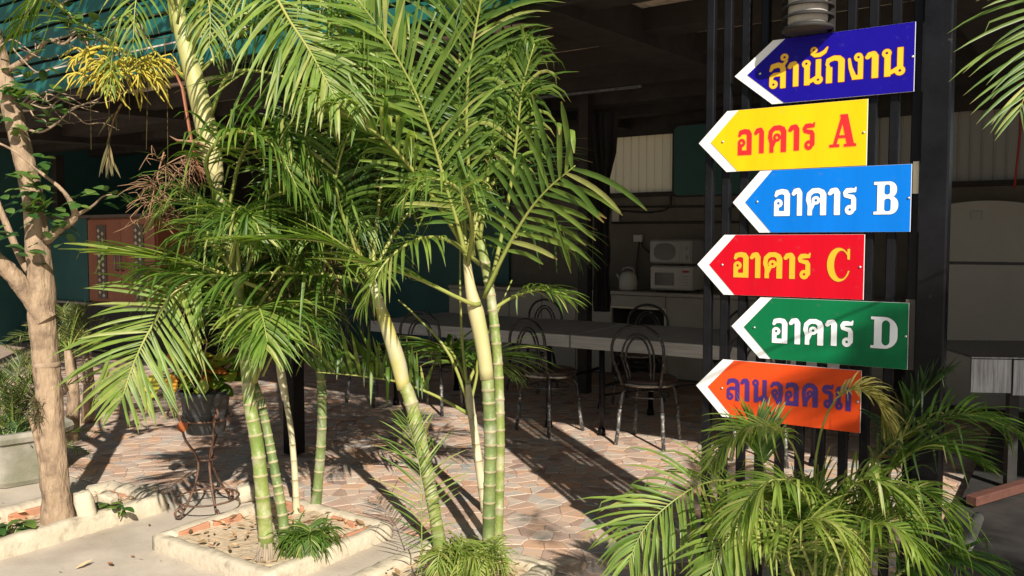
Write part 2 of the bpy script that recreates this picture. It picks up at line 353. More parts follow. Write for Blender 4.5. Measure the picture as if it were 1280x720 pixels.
# stones: Voronoi cells of a jittered grid, each inset by half a joint
rnd = random.Random(3)
cell = .098; CY = .86
cols_ = int(12.2 / cell); rows_ = int(5.2 / (cell * CY))
S0, V0 = -9.6, 2.55
seeds = {}
for j in range(rows_):
    for i in range(cols_):
        s = S0 + (i + .5 * (j % 2)) * cell + rnd.uniform(-.62, .62) * cell; v = V0 + j * cell * CY + rnd.uniform(-.62, .62) * cell * CY
        seeds[(i, j)] = (s, v)
def clip(poly, nx, ny, d):
    out = []
    for q in range(len(poly)):
        a = poly[q]; b = poly[(q + 1) % len(poly)]; da = a[0] * nx + a[1] * ny - d; db = b[0] * nx + b[1] * ny - d
        if da <= 0: out.append(a)
        if (da < 0 < db) or (db < 0 < da):
            t = da / (da - db); out.append((a[0] + (b[0] - a[0]) * t, a[1] + (b[1] - a[1]) * t))
    return out
stones = []
for (i, j), (s, v) in seeds.items():
    ev = edge_v(s)
    if v < ev - .06: continue
    p3 = B(s, v); 
    if p3.y < 3 : continue
    px = 640 + F * p3.x / p3.y
    if px < -90 or px > 1380: continue
    if v > 7.4: continue
    poly = [(s - .15, v - .15), (s + .15, v - .15), (s + .15, v + .15), (s - .15, v + .15)]
    for di in (-2, -1, 0, 1, 2):
        for dj in (-2, -1, 0, 1, 2):
            if (di, dj) == (0, 0): continue
            o = seeds.get((i + di, j + dj))
            if not o: continue
            dx, dy = o[0] - s, o[1] - v; L_ = math.hypot(dx, dy)
            if L_ < 1e-6: continue
            nx, ny = dx / L_, dy / L_
            poly = clip(poly, nx, ny, s * nx + v * ny + L_ / 2 - .0016)
            if len(poly) < 3: break
        if len(poly) < 3: break
    if len(poly) < 3: continue
    poly = clip(poly, 0, -1, -(ev + .004))
    if len(poly) < 3: continue
    stones.append((p3.y, px, s, v, poly, rnd.random()))
stones.sort(key=lambda t: (t[1] < -10 or t[1] > 1290, t[0]))
def stone_into(mb, s, v, poly, var, o=Vector()):
    h = .0035 + .002 * var
    nn = len(poly); top = [(s + (a - s) * .965, v + (b - v) * .965) for a, b in poly]
    vs = [B(a, b, .0002) - o for a, b in poly] + [B(a, b, h) - o for a, b in top]
    mb.add(vs, [tuple(range(nn, 2 * nn))] + [(q, (q + 1) % nn, nn + (q + 1) % nn, nn + q) for q in range(nn)], 0, var)
for (Y, px, s, v, poly, var) in stones[:296]:
    mb = MB(); o = B(s, v, 0); stone_into(mb, s, v, poly, var, o); st = obj('stone', mb, M['stone'], patio); st.location = o
mb = MB()
for (Y, px, s, v, poly, var) in stones[296:]: stone_into(mb, s, v, poly, var)
obj('far_stones', mb, M['stone'], patio, kind='stuff')

# deck of dark boards on the right
g = MB(); dk = [(-.50, 3.3), (3.2, 3.3), (3.2, 8.0), (-.44, 8.0)]
g.prism([(B(s, v).x, B(s, v).y) for s, v in dk], .001, .035); deck = struct(obj('deck', g, M['blackwood']))
for i in range(6):
    s0 = -.49 + i * .52; mb = MB(); mb.box(B(s0 + .255, 5.6, .044), (.508, 4.6, .012), (UX, VX, ZX), bev=.003); obj('deck_board', mb, M['deck'], deck)

# ------------------------------------------------------------------ the open-sided shelter building
shelter = thing('shelter_building', 'open-sided dining shelter with teal roof edge, dark beams and grey kitchen wall', 'building', (0, 0, 0))
AX = (UX, VX, ZX)
def part(name, s, v, z, size, m, parent=shelter, bev=0.0, ax=AX):
    mb = MB(); mb.box(B(s, v, z), size, ax, bev=bev); return obj(name, mb, m, parent)
def hz(v): return 2.58 + .04 * (v - 3.22)
# roof: corrugated sheets above, brown underside panels
mb = MB(); rs = []
for i in range(0, 330):
    s = -12.5 + i * .05; zc = .018 * math.cos(i * math.pi)
    rs.append((s, zc))
vs = []
for s, zc in rs: vs += [B(s, 3.30, hz(3.30) + .17 + zc), B(s, 9.3, hz(9.3) + .17 + zc)]
mb.add(vs, [(2 * i, 2 * i + 2, 2 * i + 3, 2 * i + 1) for i in range(len(rs) - 1)], smooth=True); obj('roof_sheet', mb, M['tealroof'], shelter)
for i in range(14):                                           # underside panels between rafters
    for j, (va, vb) in enumerate(((3.2, 4.33), (4.34, 5.2), (5.21, 6.15), (6.16, 7.1), (7.11, 8.05), (8.06, 9.0))):
        s0 = -12.4 + i * 1.16; mb = MB(); zz = [hz(va) + .085, hz(vb) + .085]
        a = [B(s0, va, zz[0]), B(s0 + 1.15, va, zz[0]), B(s0 + 1.15, vb, zz[1]), B(s0, vb, zz[1])]
        mb.add(a + [q + ZX * .01 for q in a], [(3, 2, 1, 0), (4, 5, 6, 7), (0, 1, 5, 4), (1, 2, 6, 5), (2, 3, 7, 6), (3, 0, 4, 7)], var=random.random())
        obj('ceiling_panel', mb, M['rooftile'], shelter)
for v0, v1 in ((3.30, 3.62), (4.24, 4.43), (5.04, 5.36), (6.0, 6.2), (6.95, 7.15), (7.9, 8.1), (8.7, 8.85)):
    part('purlin', -4.2, (v0 + v1) / 2, hz((v0 + v1) / 2) + .02, (16.4, v1 - v0, .12), M['blackwood'])
for s0 in (-9.6, -6.9, -4.36, -2.12, -.43, 2.2):
    mb = MB(); va, vb = 3.28, 8.9; a = []
    for dz in (-.10, .079):
        a += [B(s0 - .12, va, hz(va) + dz), B(s0 + .12, va, hz(va) + dz), B(s0 + .12, vb, hz(vb) + dz), B(s0 - .12, vb, hz(vb) + dz)]
    mb.add(a, [(3, 2, 1, 0), (4, 5, 6, 7), (0, 1, 5, 4), (1, 2, 6, 5), (2, 3, 7, 6), (3, 0, 4, 7)]); obj('rafter', mb, M['blackwood'], shelter)
# teal fascia boards with gaps, stepped up the roof edge
for i in range(9):
    z = 2.56 + i * .118
    part('fascia_board', -5.7, 3.22 - .006 * i, z, (13.6, .022, .098), M['teal'], bev=.004)
part('dark_gap_sheet', -5.7, 3.275, 3.02, (13.6, .02, 1.06), M['blackwood'])  # dark sheet added so the shade in the board gaps reads black
part('wire_conduit', -3.2, 5.6, hz(5.6) - .12, (1.1, .018, .018), M['steel'])
# posts
for s, v in ((-4.36, 3.83), (-9.4, 3.83)): part('roof_post', s, v, 1.32, (.105, .105, 2.62), M['black'], bev=.006)
colp = P(731, 400, 7.9); cs = colp.dot(UX); cv = colp.dot(VX)
part('inner_post', cs, cv, 1.4, (.10, .10, 2.8), M['blackwood'])
# back wall with clerestory opening
WB = 8.65
def wx(px, v): r = ray(px, 300); d = v / (r.x * VX.x + r.y * VX.y); return (r * d).dot(UX)
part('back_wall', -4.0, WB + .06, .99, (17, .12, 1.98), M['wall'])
part('wall_head', -4.0, WB + .06, 2.82, (17, .12, .42), M['blackwood'])
sa, sb_ = wx(752, WB), wx(846, WB)
for a_, b_ in ((-12.4, sa - .02), (sb_ + .0, wx(1085, WB))): part('upper_wall', (a_ + b_) / 2, WB + .05, 2.295, (b_ - a_, .10, .63), M['blackwood'])
part('window_sill', -4.0, WB - .02, 1.955, (17, .06, .05), M['blackwood'])
def corr(name, s0, s1, z0, z1, v, m, pitch=.095):
    mb = MB(); n_ = int((s1 - s0) / pitch); vs = []
    prof = []
    for i in range(n_ + 1):
        s = s0 + i * pitch; prof += [(s, 0), (s + pitch * .82, 0), (s + pitch * .86, .014), (s + pitch * .96, .014)]
    for s, d in prof: vs += [B(s, v + d, z0), B(s, v + d, z1)]
    mb.add(vs, [(2 * i, 2 * i + 2, 2 * i + 3, 2 * i + 1) for i in range(len(prof) - 1)]); return obj(name, mb, m, shelter)
corr('window_sheet', sa, sb_, 1.98, 2.61, WB, M['translucent'])
corr('window_sheet', wx(1085, WB), wx(1400, WB), 1.98, 2.61, WB, M['translucent_g'])
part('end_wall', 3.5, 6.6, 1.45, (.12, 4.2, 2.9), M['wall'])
part('end_wall', -12.4, 6.6, 1.45, (.12, 4.2, 2.9), M['tealwall'])
part('teal_wall', -9.3, WB - .03, 1.0, (6.9, .04, 2.0), M['tealwall'])
# pipes on the wall
def wallpipe(pts, r=.012, m='lampmetal', name='pipe'):
    mb = MB(); q = []
    for px, py in pts:
        s = wx(px, WB - .03); p = B(s, WB - .03, 0); z = CAMH + (300 - py) / F * p.y; q.append(B(s, WB - .03, z))
    mb.tube(q, r, 6); return obj(name, mb, M[m], shelter)
wallpipe([(765, 259), (960, 258)], .012, 'blackwood'); wallpipe([(765, 279), (1000, 277)], .014, 'blackwood')
wallpipe([(838, 243), (838, 258), (830, 263), (812, 266), (795, 265), (780, 264), (763, 265)], .010, 'lampmetal')
wallpipe([(801, 300), (803, 308), (812, 316)], .008, 'blackwood', 'cable')
wallpipe([(799, 303), (796, 330), (797, 350)], .008, 'blackwood', 'cable')
def wallbox(px, py, w_, h_, m, name):
    s = wx(px, WB); p = B(s, WB, 0); z = CAMH + (300 - py) / F * p.y; o = part(name, s, WB - .025, z, (w_, .04, h_), M[m], bev=.006); return o, s, z
wallbox(771, 270, .09, .13, 'whiteplastic', 'junction_box')
bx_, s_, z_ = wallbox(799, 298, .11, .08, 'whiteplastic', 'wall_socket')
# ------------------------------------------------------------------ kitchen counter and what stands on it
CV = 8.05
counter = thing('kitchen_counter', 'long pale kitchen counter along the back wall behind the dining table', 'counter')
s0c, s1c = wx(560, CV), wx(1120, CV)
mb = MB(); mb.box(B((s0c + s1c) / 2, (CV + WB) / 2, .885), (s1c - s0c, WB - CV, .04), AX, bev=.005); obj('worktop', mb, M['counter'], counter)
oa, ob = wx(765, CV), wx(832, CV)
for a_, b_ in ((s0c, oa), (ob, s1c)):
    n_ = max(1, round((b_ - a_) / .42)); wdt = (b_ - a_) / n_
    for i in range(n_):
        for z0, z1 in ((.02, .42), (.43, .86)):
            mb = MB(); mb.box(B(a_ + (i + .5) * wdt, CV + .03, (z0 + z1) / 2), (wdt - .008, .04, z1 - z0), AX, bev=.003); obj('front_panel', mb, M['counter'], counter)
mb = MB(); mb.box(B((oa + ob) / 2, CV + .4, .4), (ob - oa, .02, .8), AX); obj('shelf_back', mb, M['blackwood'], counter)
mb = MB(); mb.box(B((oa + ob) / 2, CV + .02, .80), (ob - oa, .04, .12), AX); obj('opening_head', mb, M['counter'], counter)
mb = MB(); mb.box(B((oa + ob) / 2, CV - .005, .735), (ob - oa + .04, .015, .018), AX); mb.box(B(ob + .008, CV - .006, .4), (.018, .015, .66), AX); obj('opening_frame', mb, M['siding'], counter)

def microwave(px, z0, hgt, oval, label, body):
    s = wx(px, CV + .08); t = thing('microwave', label, 'microwave', B(s, CV + .08, z0), ROTB, 'microwaves stacked on the kitchen counter')
    W = .46; mb = MB(); mb.box((0, .18, hgt / 2 + .012), (W, .35, hgt - .024), bev=.012); obj('body', mb, M[body], t)
    mb = MB(); mb.box((-.055, -.006, hgt / 2 + .012), (W - .125, .022, hgt - .05), bev=.006); d = obj('door', mb, M[body], t)
    mb = MB()
    if oval: pts = [(-.055 + .135 * math.cos(a) * (1 - .12 * math.cos(2 * a)), hgt / 2 + .012 + (hgt * .33) * math.sin(a)) for a in [2 * math.pi * i / 28 for i in range(28)]]
    else: pts = [(-.17, hgt * .27), (.04, hgt * .27), (.04, hgt * .75), (-.17, hgt * .75)]
    mb.prism(pts, 0, .004, (Vector((1, 0, 0)), Vector((0, 0, 1)), Vector((0, -1, 0))), (0, -.018, 0)); obj('window', mb, M['darkglass'], d)
    mb = MB(); mb.box((W / 2 - .062, -.005, hgt / 2 + .012), (.112, .02, hgt - .05), bev=.004); pn = obj('control_panel', mb, M[body], t)
    if oval:
        for zz in (.33, .68):
            mb = MB(); mb.tube([(W / 2 - .062, -.014, hgt * zz), (W / 2 - .062, -.036, hgt * zz)], .022, 14); obj('knob', mb, M['silverplastic'], pn)
    else:
        mb = MB(); mb.box((W / 2 - .062, -.017, hgt * .8), (.07, .006, .022)); obj('display', mb, M['redcord'], pn)
        for r_ in range(4):
            for c_ in range(3):
                mb = MB(); mb.box((W / 2 - .085 + c_ * .023, -.017, hgt * .62 - r_ * .03), (.016, .006, .014)); obj('button', mb, M['silverplastic'], pn)
    mb = MB()
    for a in (-.18, .18):
        for b in (.05, .3): mb.box((a, b, .006), (.03, .03, .012))
    obj('foot', mb, M['potplastic'], t)
microwave(839, .906, .275, False, 'lower white microwave with rectangular window and button panel, on the counter', 'whiteplastic')
microwave(838, 1.183, .27, True, 'upper silver microwave with oval window and two knobs, stacked on another', 'silverplastic')
t = thing('electric_kettle', 'pale rounded kettle standing on the counter left of the microwaves', 'kettle', B(wx(784, CV + .15), CV + .18, .906), ROTB)
mb = MB(); mb.lathe([(.0, 0), (.085, 0), (.098, .02), (.10, .09), (.092, .15), (.07, .19), (.03, .205), (0, .207)], (0, 0, 0), 20); obj('body', mb, M['whiteplastic'], t)
mb = MB(); mb.tube([(.07, 0, .19), (.06, 0, .235), (0, 0, .25), (-.06, 0, .235), (-.07, 0, .19)], .010, 8); obj('handle', mb, M['silverplastic'], t)
mb = MB(); mb.tube([(-.09, 0, .12), (-.125, 0, .16), (-.14, 0, .175)], [.02, .014, .011], 8); obj('spout', mb, M['whiteplastic'], t)

# teal rolled panel / screen on the wall beside the window
sp = wx(840, WB - .1); t = thing('teal_screen', 'dark teal screen with rounded corner hung on the wall right of the cream window sheet', 'screen', B(sp + .72, WB - .08, 1.9), ROTB)
def rrect(x0, y0, x1, y1, r, n_=6):
    pts = []
    for cx, cy, a0 in ((x1 - r, y0 + r, -90), (x1 - r, y1 - r, 0), (x0 + r, y1 - r, 90), (x0 + r, y0 + r, 180)):
        for i in range(n_ + 1): a = R(a0 + 90 * i / n_); pts.append((cx + r * math.cos(a), cy + r * math.sin(a)))
    return pts
FX = (Vector((1, 0, 0)), Vector((0, 0, 1)), Vector((0, -1, 0)))
mb = MB(); mb.prism(rrect(-.72, .02, .72, .78, .07), -.015, .015, FX); obj('panel', mb, M['tealwall'], t)
mb = MB(); pr = rrect(-.72, .02, .72, .78, .07); mb.tube([(a, -.012, b) for a, b in pr] + [(pr[0][0], -.012, pr[0][1])], .010, 6, cap=False); obj('frame', mb, M['blackwood'], t)
# black gathered curtain beside the inner post
cp = P(751, 400, 7.85); t0 = cp.dot(UX); v0_ = cp.dot(VX)
mb = MB(); NS, NZ = 28, 16; vs = []
for k in range(NZ):
    z = .78 + (2.62 - .78) * k / (NZ - 1); f = max(0, (z - 1.95) / .67); half = .085 + .13 * min(1, f * 1.3) + .012 * math.sin(k * 1.7)
    for i in range(NS):
        a = i / (NS - 1) * 2 - 1; vs.append(B(t0 - .05 * min(1, f * 1.3) + a * half, v0_ + .030 * math.sin(a * 17 + k * .15) + .02 * math.cos(a * 7), z))
mb.add(vs, [(k * NS + i, k * NS + i + 1, (k + 1) * NS + i + 1, (k + 1) * NS + i) for k in range(NZ - 1) for i in range(NS - 1)], smooth=True)
tag(obj('curtain', mb, M['cloth'], world=True), 'black gathered curtain hanging beside the dark inner post', 'curtain')

# fridge
fs_ = wx(1230, 8.0); t = thing('refrigerator', 'grey two-door refrigerator with arched top behind the black gate post', 'refrigerator', B(fs_, 8.0, 0), ROTB)
def arch(w_, z0, z1, rise, n_=14):
    return [(-w_, z0), (w_, z0)] + [(w_ - 2 * w_ * i / n_, z1 + rise * (1 - (1 - 2 * i / n_) ** 2)) for i in range(n_ + 1)]
mb = MB(); mb.prism([(-.38, .03), (.38, .03), (.38, 1.72), (-.38, 1.72)], -.62, -.035, FX); obj('cabinet', mb, M['fridge'], t)
mb = MB(); mb.prism([(-.38, .05), (.38, .05), (.38, 1.245), (-.38, 1.245)], -.03, .03, FX); lo = obj('door', mb, M['fridge'], t, label='lower main door')
mb = MB(); mb.prism(arch(.38, 1.27, 1.725, .05), -.03, .03, FX); up = obj('door', mb, M['fridge'], t, label='upper freezer door with arched top')
mb = MB(); mb.prism([(-.38, 1.248), (.38, 1.248), (.38, 1.268), (-.38, 1.268)], -.03, .02, FX); obj('seam', mb, M['potplastic'], t)
mb = MB(); mb.box((-.06, -.034, 1.66), (.085, .008, .07), bev=.002); obj('badge', mb, M['silverplastic'], up)
mb = MB(); mb.tube([(-.35, -.035, 1.32), (-.35, -.07, 1.36), (-.35, -.07, 1.55), (-.35, -.035, 1.6)], .011, 8); obj('handle', mb, M['silverplastic'], up)
mb = MB(); mb.tube([(-.35, -.035, 1.2), (-.35, -.07, 1.16), (-.35, -.07, .85), (-.35, -.035, .8)], .011, 8); obj('handle', mb, M['silverplastic'], lo)
mb = MB(); mb.tube([B(wx(1268, 7.0), 7.0, 2.62 - .2 * i + .0) + UX * .015 * math.sin(i) for i in range(5)], .008, 6); tag(obj('hanging_cord', mb, M['redcord'], world=True), 'red cord hanging in front of the grey window at the right', 'cord')

# kiosk at the left: dark base, teal side panel, orange-brown cabinet doors
KV = 5.9
kiosk = thing('kiosk_cabinet', 'teal and orange-brown cupboard with patterned double doors in the shade at the left', 'cabinet', (0, 0, 0))
def kz(px, py, v): p = B(wx(px, v), v); return CAMH + (300 - py) / F * p.y
k0, k1, k2, k3 = wx(40, KV), wx(108, KV), wx(149, KV), wx(192, KV)
zt, zb = kz(110, 273, KV), kz(110, 378, KV)
def kp(name, s0, s1, z0, z1, dv, th, m, parent=kiosk, bev=.004):
    mb = MB(); mb.box(B((s0 + s1) / 2, KV + dv, (z0 + z1) / 2), (s1 - s0, th, z1 - z0), AX, bev=bev); return obj(name, mb, m, parent)
kp('base', k0, k3 + .5, 0.01, zb - .03, .3, .6, M['blackwood']); kp('base_top', k0 - .05, k3 + .55, zb - .03, zb, .28, .66, M['counter'])
kp('side_panel', k0, k1 - .01, zb, zt, .3, .58, M['tealwall'])
kp('body', k1, k3, zb, zt, .32, .55, M['cabinet']); kp('top', k0 - .03, k3 + .05, zt, zt + .04, .3, .66, M['brownstrip'])
for a_, b_, hs_ in ((k1 + .01, k2 - .005, 1), (k2 + .005, k3 - .01, -1)):
    d = kp('door', a_, b_, zb + .02, zt - .02, .03, .03, M['cabinet']); wd = b_ - a_; sm = (a_ + b_) / 2 - hs_ * .06 * wd
    st = kp('door_strip', sm - .14 * wd, sm + .14 * wd, zb + .06, zt - .09, .01, .012, M['brownstrip'], d, bev=0)
    hx_ = b_ - .07 * wd if hs_ > 0 else a_ + .07 * wd
    mb = MB(); zm = (zt + zb) / 2; mb.tube([B(hx_, KV + .012, zm + .12), B(hx_, KV - .03, zm + .10), B(hx_, KV - .03, zm - .10), B(hx_, KV + .012, zm - .12)], .011, 6); obj('handle', mb, M['steel'], d)
    mb = MB()
    for i in range(11):
        for j in range(2):
            zz = zb + .1 + (zt - zb - .22) * (i + .5 * j) / 11; c = B(sm + (-.06 if j else .06) * wd, KV + .001, zz)
            mb.prism([(0, -.026), (.03, 0), (0, .026), (-.03, 0)], 0, .006, (UX, ZX, -VX), c)
    obj('strip_ornament', mb, M['siding'], d)
kp('corner_post', k0 + .1, k0 + .22, zt + .04, 2.62, .3, .12, M['blackwood'])

# ------------------------------------------------------------------ tables and chairs
def table(s0, s1, va, vb, label, ztop=.745):
    t = thing('dining_table', label, 'table', B((s0 + s1) / 2, (va + vb) / 2, 0), ROTB, 'long dining tables'); W = s1 - s0; D = vb - va
    mb = MB(); mb.box((0, 0, ztop - .02), (W, D, .035), bev=.004); tp = obj('table_top', mb, M['tabletop'], t)
    mb = MB(); mb.box((0, -D / 2 - .002, ztop - .05), (W + .004, .02, .094), bev=.003); obj('edge_band', mb, M['tableedge'], tp, label='pale front edge')
    mb = MB(); mb.box((0, D / 2 + .002, ztop - .05), (W + .004, .02, .094), bev=.003); obj('edge_band', mb, M['tableedge'], tp)
    for sx in (-1, 1):
        for sy in (-1, 1):
            mb = MB(); x = sx * (W / 2 - .22); y = sy * (D / 2 - .07); mb.tube([(x, y, ztop - .05), (x, y, .03)], .021, 10); mb.tube([(x, y, .055), (x, y, .0)], [.026, .034], 10); obj('leg', mb, M['black'], t)
        mb = MB(); x = sx * (W / 2 - .22); mb.tube([(x, -D / 2 + .07, .36), (x, D / 2 - .07, .36)], .014, 8); obj('stretcher', mb, M['black'], t)
    mb = MB(); mb.tube([(-W / 2 + .22, -D / 2 + .07, .3), (W / 2 - .5, -.05, .52)], .009, 6); obj('brace', mb, M['black'], t)
    return t
table(-3.12, -1.15, 5.42, 6.42, 'long pale-edged dining table nearer the black bars, with two bentwood-style chairs drawn up')
table(-5.15, -3.14, 5.42, 6.42, 'long pale-edged dining table mostly hidden behind the palm leaves')
def make_chair():
    t = thing('bistro_chair', 'x', 'chair', (0, 0, 0), 0, 'black hoop-backed metal chairs round the dining tables')
    mb = MB(); mb.lathe([(0, .435), (.17, .435), (.192, .442), (.196, .455), (.188, .475), (.12, .482), (0, .484)], (0, 0, 0), 24); obj('seat', mb, M['seat'], t)
    mb = MB(); mb.lathe([(.193, .425), (.2, .425), (.2, .447), (.193, .447), (.193, .425)], (0, 0, 0), 24); obj('seat_band', mb, M['seatband'], t)
    def hoop(wd, zt, y0, yt, r, n_=18):
        pts = []
        for i in range(n_ + 1):
            a = math.pi * i / n_; x = -wd * math.cos(a); zz = zt - .17 + .17 * math.sin(a) if 1 else 0
            pts.append((x, yt, zz))
        base = [(-wd * .74, y0, .43), (-wd * .84, y0 + (yt - y0) * .45, .52), (-wd * .97, y0 + (yt - y0) * .8, .60)]
        return base + pts + [(-x, y, z) for x, y, z in reversed(base)]
    mb = MB(); mb.tube(hoop(.19, .86, -.15, -.235, .0), .0115, 8); obj('back_hoop', mb, M['chair'], t)
    for wd, zt in ((.118, .80), (.092, .775)):
        mb = MB(); mb.tube(hoop(wd, zt, -.14, -.225, 0), .008, 7); obj('inner_hoop', mb, M['chair'], t)
    for sx in (-1, 1):
        for sy in (-1, 1):
            mb = MB(); mb.tube([(sx * .115, sy * .115, .43), (sx * .145, sy * .145, .36), (sx * .158, sy * .158, .25)], .0125, 8); l = obj('leg', mb, M['chair'], t)
            mb = MB(); mb.tube([(sx * .158, sy * .158, .255), (sx * .165, sy * .165, .12), (sx * .178, sy * .182, .0)], [.014, .014, .0145], 8); obj('leg_sleeve', mb, M['chairleg'], l)
    mb = MB(); mb.tube([(.15 * math.cos(a), .15 * math.sin(a), .345) for a in [2 * math.pi * i / 24 for i in range(25)]], .006, 6, cap=False); obj('foot_ring', mb, M['chair'], t)
    return t
chair0 = make_chair(); used = False
for s, v, rz, lab in ((-2.51, 5.47, 4, 'black hoop-backed chair drawn up left of the black bars, its back to the viewer'),
                      (-3.30, 5.40, -14, 'black hoop-backed chair just right of the pale palm stems, turned slightly'),
                      (-1.68, 5.50, 3, 'black hoop-backed chair seen through the black bars beside the arrow signs'),
                      (-4.50, 5.50, 8, 'black chair behind the leaning yellow-green palm stem, lower legs in sunlight'),
                      (-5.15, 5.46, -5, 'black chair at the left end of the table, behind the small left palm stem'),
                      (-2.32, 6.78, 178, 'black chair on the far side of the table in front of the counter opening'),
                      (-3.20, 6.75, 186, 'black chair on the far side of the table beside the right palm fronds'),
                      (-1.55, 6.75, 175, 'black chair on the far side of the table seen through the bars'),
                      (-4.35, 6.8, 180, 'black chair on the far side of the table hidden among palm leaves')):
    c = chair0 if not used else copy_tree(chair0); used = True
    c.location = B(s, v, .004); c.rotation_euler = (0, 0, ROTB + R(rz)); c['label'] = lab
# steel table at the right
t = thing('steel_worktable', 'brushed steel worktable with deep skirt at the right edge', 'table', B(0, 0, 0), 0)
q0 = G(1214, 447, .80); q1 = q0 + Vector((1.1, -.12, 0)); dx = (q1 - q0).normalized(); dy = Vector((-dx.y, dx.x, 0)); A2 = (dx, dy, ZX)
t.location = (q0.x, q0.y, 0); q0 = Vector((0, 0, 0))
mb = MB(); mb.box(q0 + dx * .6 + dy * .4 + ZX * .80, (1.2, .8, .012), A2, bev=.003); obj('table_top', mb, M['steel'], t)
mb = MB(); mb.box(q0 + dx * .105 + ZX * .70, (.21, .016, .185), A2); obj('skirt_panel', mb, M['steel'], t)
mb = MB(); mb.box(q0 + dx * .70 - dy * .012 + ZX * .695, (.97, .016, .195), A2); obj('skirt_panel', mb, M['steel'], t)
for a, b in ((.26, .08), (1.12, .08), (.08, .72), (1.12, .72)):
    mb = MB(); mb.box(q0 + dx * a + dy * b + ZX * .42, (.05, .05, .74), A2); obj('leg', mb, M['lampmetal'], t)

# red-brown timber and broom on the deck
a = G(1214, 626, .09); b_ = G(1330, 592, .09); ds = (b_ - a).normalized()
mb = MB(); mb.box((a + b_) / 2, ((b_ - a).length, .06, .05), (ds, Vector((-ds.y, ds.x, 0)), ZX), bev=.004); tag(obj('timber_beam', mb, M['redbar'], world=True), 'red-brown timber beam lying on the dark deck at the right', 'beam')
t = thing('broom', 'broom with grey grip and thin metal rod leaning at the deck edge', 'broom', G(1190, 724, 0.0))
h0 = P(1190, 724, 2.75); h1 = P(1206, 686, 2.95); h2 = P(1224, 644, 3.15); t.location = h0
h0_ = h0 - (h1 - h0) * 1.2
mb = MB(); mb.tube([h0_, h1], .007, 8); obj('rod', mb, M['steel'], t, world=True)
mb = MB(); mb.tube([h1 - (h2 - h1) * .05, h1 + (h2 - h1) * .1, h2 - (h2 - h1) * .1, h2], [.018, .024, .021, .015], 10); obj('grip', mb, M['greygrip'], t, world=True)
mb = MB()
for i in range(60):
    dd = Vector((random.uniform(-.09, .09), random.uniform(-.02, .02), 0)); tp_ = h0_ + dd * .6; bt = Vector((h0_.x + dd.x * 1.3, h0_.y + dd.y * 1.4, .05)); mb.tube([tp_, bt], .0025, 4)
obj('bristles', mb, M['greygrip'], t, world=True)

# ------------------------------------------------------------------ the bar gate with the arrow signs
FA = Vector((.741, 3.2, 0)); FN = -VX
def FP(s, z, out=0.0): return FA + UX * s + ZX * z - VX * out
gate = thing('bar_screen', 'black screen of upright steel bars and thick post, carrying the six arrow signs', 'fence', FA)
def fs_of(px, py=300):
    r = ray(px, py); n_ = VX; t_ = FA.dot(n_) / r.dot(n_); p = r * t_; return (Vector((p.x, p.y, 0)) - Vector((FA.x, FA.y, 0))).dot(UX)
bars = [fs_of(p) for p in (886.5, 907.5, 930, 953.5, 979, 1004.5, 1031, 1059.5, 1086.5, 1114.5, 1142)]
me_bar = None
for s in bars:
    if me_bar is None: mb = MB(); mb.box((0, 0, 1.44), (.030, .030, 2.76), bev=.003); me_bar = make_mesh('bar', mb, M['black'])
    o = shared('bar', me_bar, gate, UX * s, (0, 0, ROTB))
ps = fs_of(1167)
mb = MB(); mb.box(FP(ps, 1.42, .0), (.088, .088, 2.84), AX, bev=.006); obj('post', mb, M['black'], gate, world=True)
for z, h_ in ((.09, .04), (2.80, .05)):
    mb = MB(); mb.box(FP((bars[0] + ps) / 2, z, 0), (ps - bars[0] - .09, .026, h_), AX, bev=.003); obj('rail', mb, M['black'], gate, world=True)
for z_ in (2.05, 1.13):
    mb = MB(); mb.box(FP(.45, z_, .022), (.46, .008, .035), AX); obj('sign_rail', mb, M['black'], gate, world=True)
mb = MB(); mb.box(FP(fs_of(1147) - .004, 1.655, .020), (.024, .006, .105), AX); obj('mounting_strip', mb, M['cream'], gate, world=True, label='cream strip beside the blue sign')
mb = MB(); mb.box(FP(fs_of(1143), 1.135, .018), (.036, .005, .235), AX); obj('mounting_strip', mb, M['brownstrip'], gate, world=True, label='brown strip beside the green sign')
# bulkhead lamp
ls = fs_of(1013); t = thing('wall_lamp', 'grey cylindrical louvred lamp fixed above the topmost arrow sign', 'lamp', FP(ls, 2.150, .09), ROTB); t.scale = (.88, .88, .95)
mb = MB(); mb.box((.0, .062, .21), (.155, .022, .40), bev=.004); mb.box((.078, .036, .20), (.022, .05, .38)); obj('back_plate', mb, M['lampmetal'], t)
mb = MB(); mb.lathe([(0, .03), (.068, .03), (.074, .045), (.074, .33), (0, .33)], (0, 0, 0), 28); obj('diffuser', mb, M['diffuser'], t)
for i in range(8):
    mb = MB(); z = .058 + i * .036; mb.lathe([(.074, z + .004), (.096, z - .006), (.097, z), (.096, z + .003), (.074, z + .013)], (0, 0, 0), 32); obj('fin', mb, M['lampmetal'], t)
mb = MB(); mb.lathe([(0, .010), (.090, .010), (.097, .014), (.097, .022), (.074, .032), (0, .032)], (0, 0, 0), 32); obj('base_disc', mb, M['lampmetal'], t)
mb = MB(); mb.lathe([(0, .33), (.092, .33), (.092, .35), (.06, .375), (0, .378)], (0, 0, 0), 32); obj('cap', mb, M['lampmetal'], t)
mb = MB(); mb.lathe([(0, 0), (.006, 0), (.004, .004), (0, .005)], (0, 0, 0), 8); sc = obj('screw', mb, M['screw'], t); sc.location = (.068, .015, .045); sc.rotation_euler = (R(90), 0, 0)

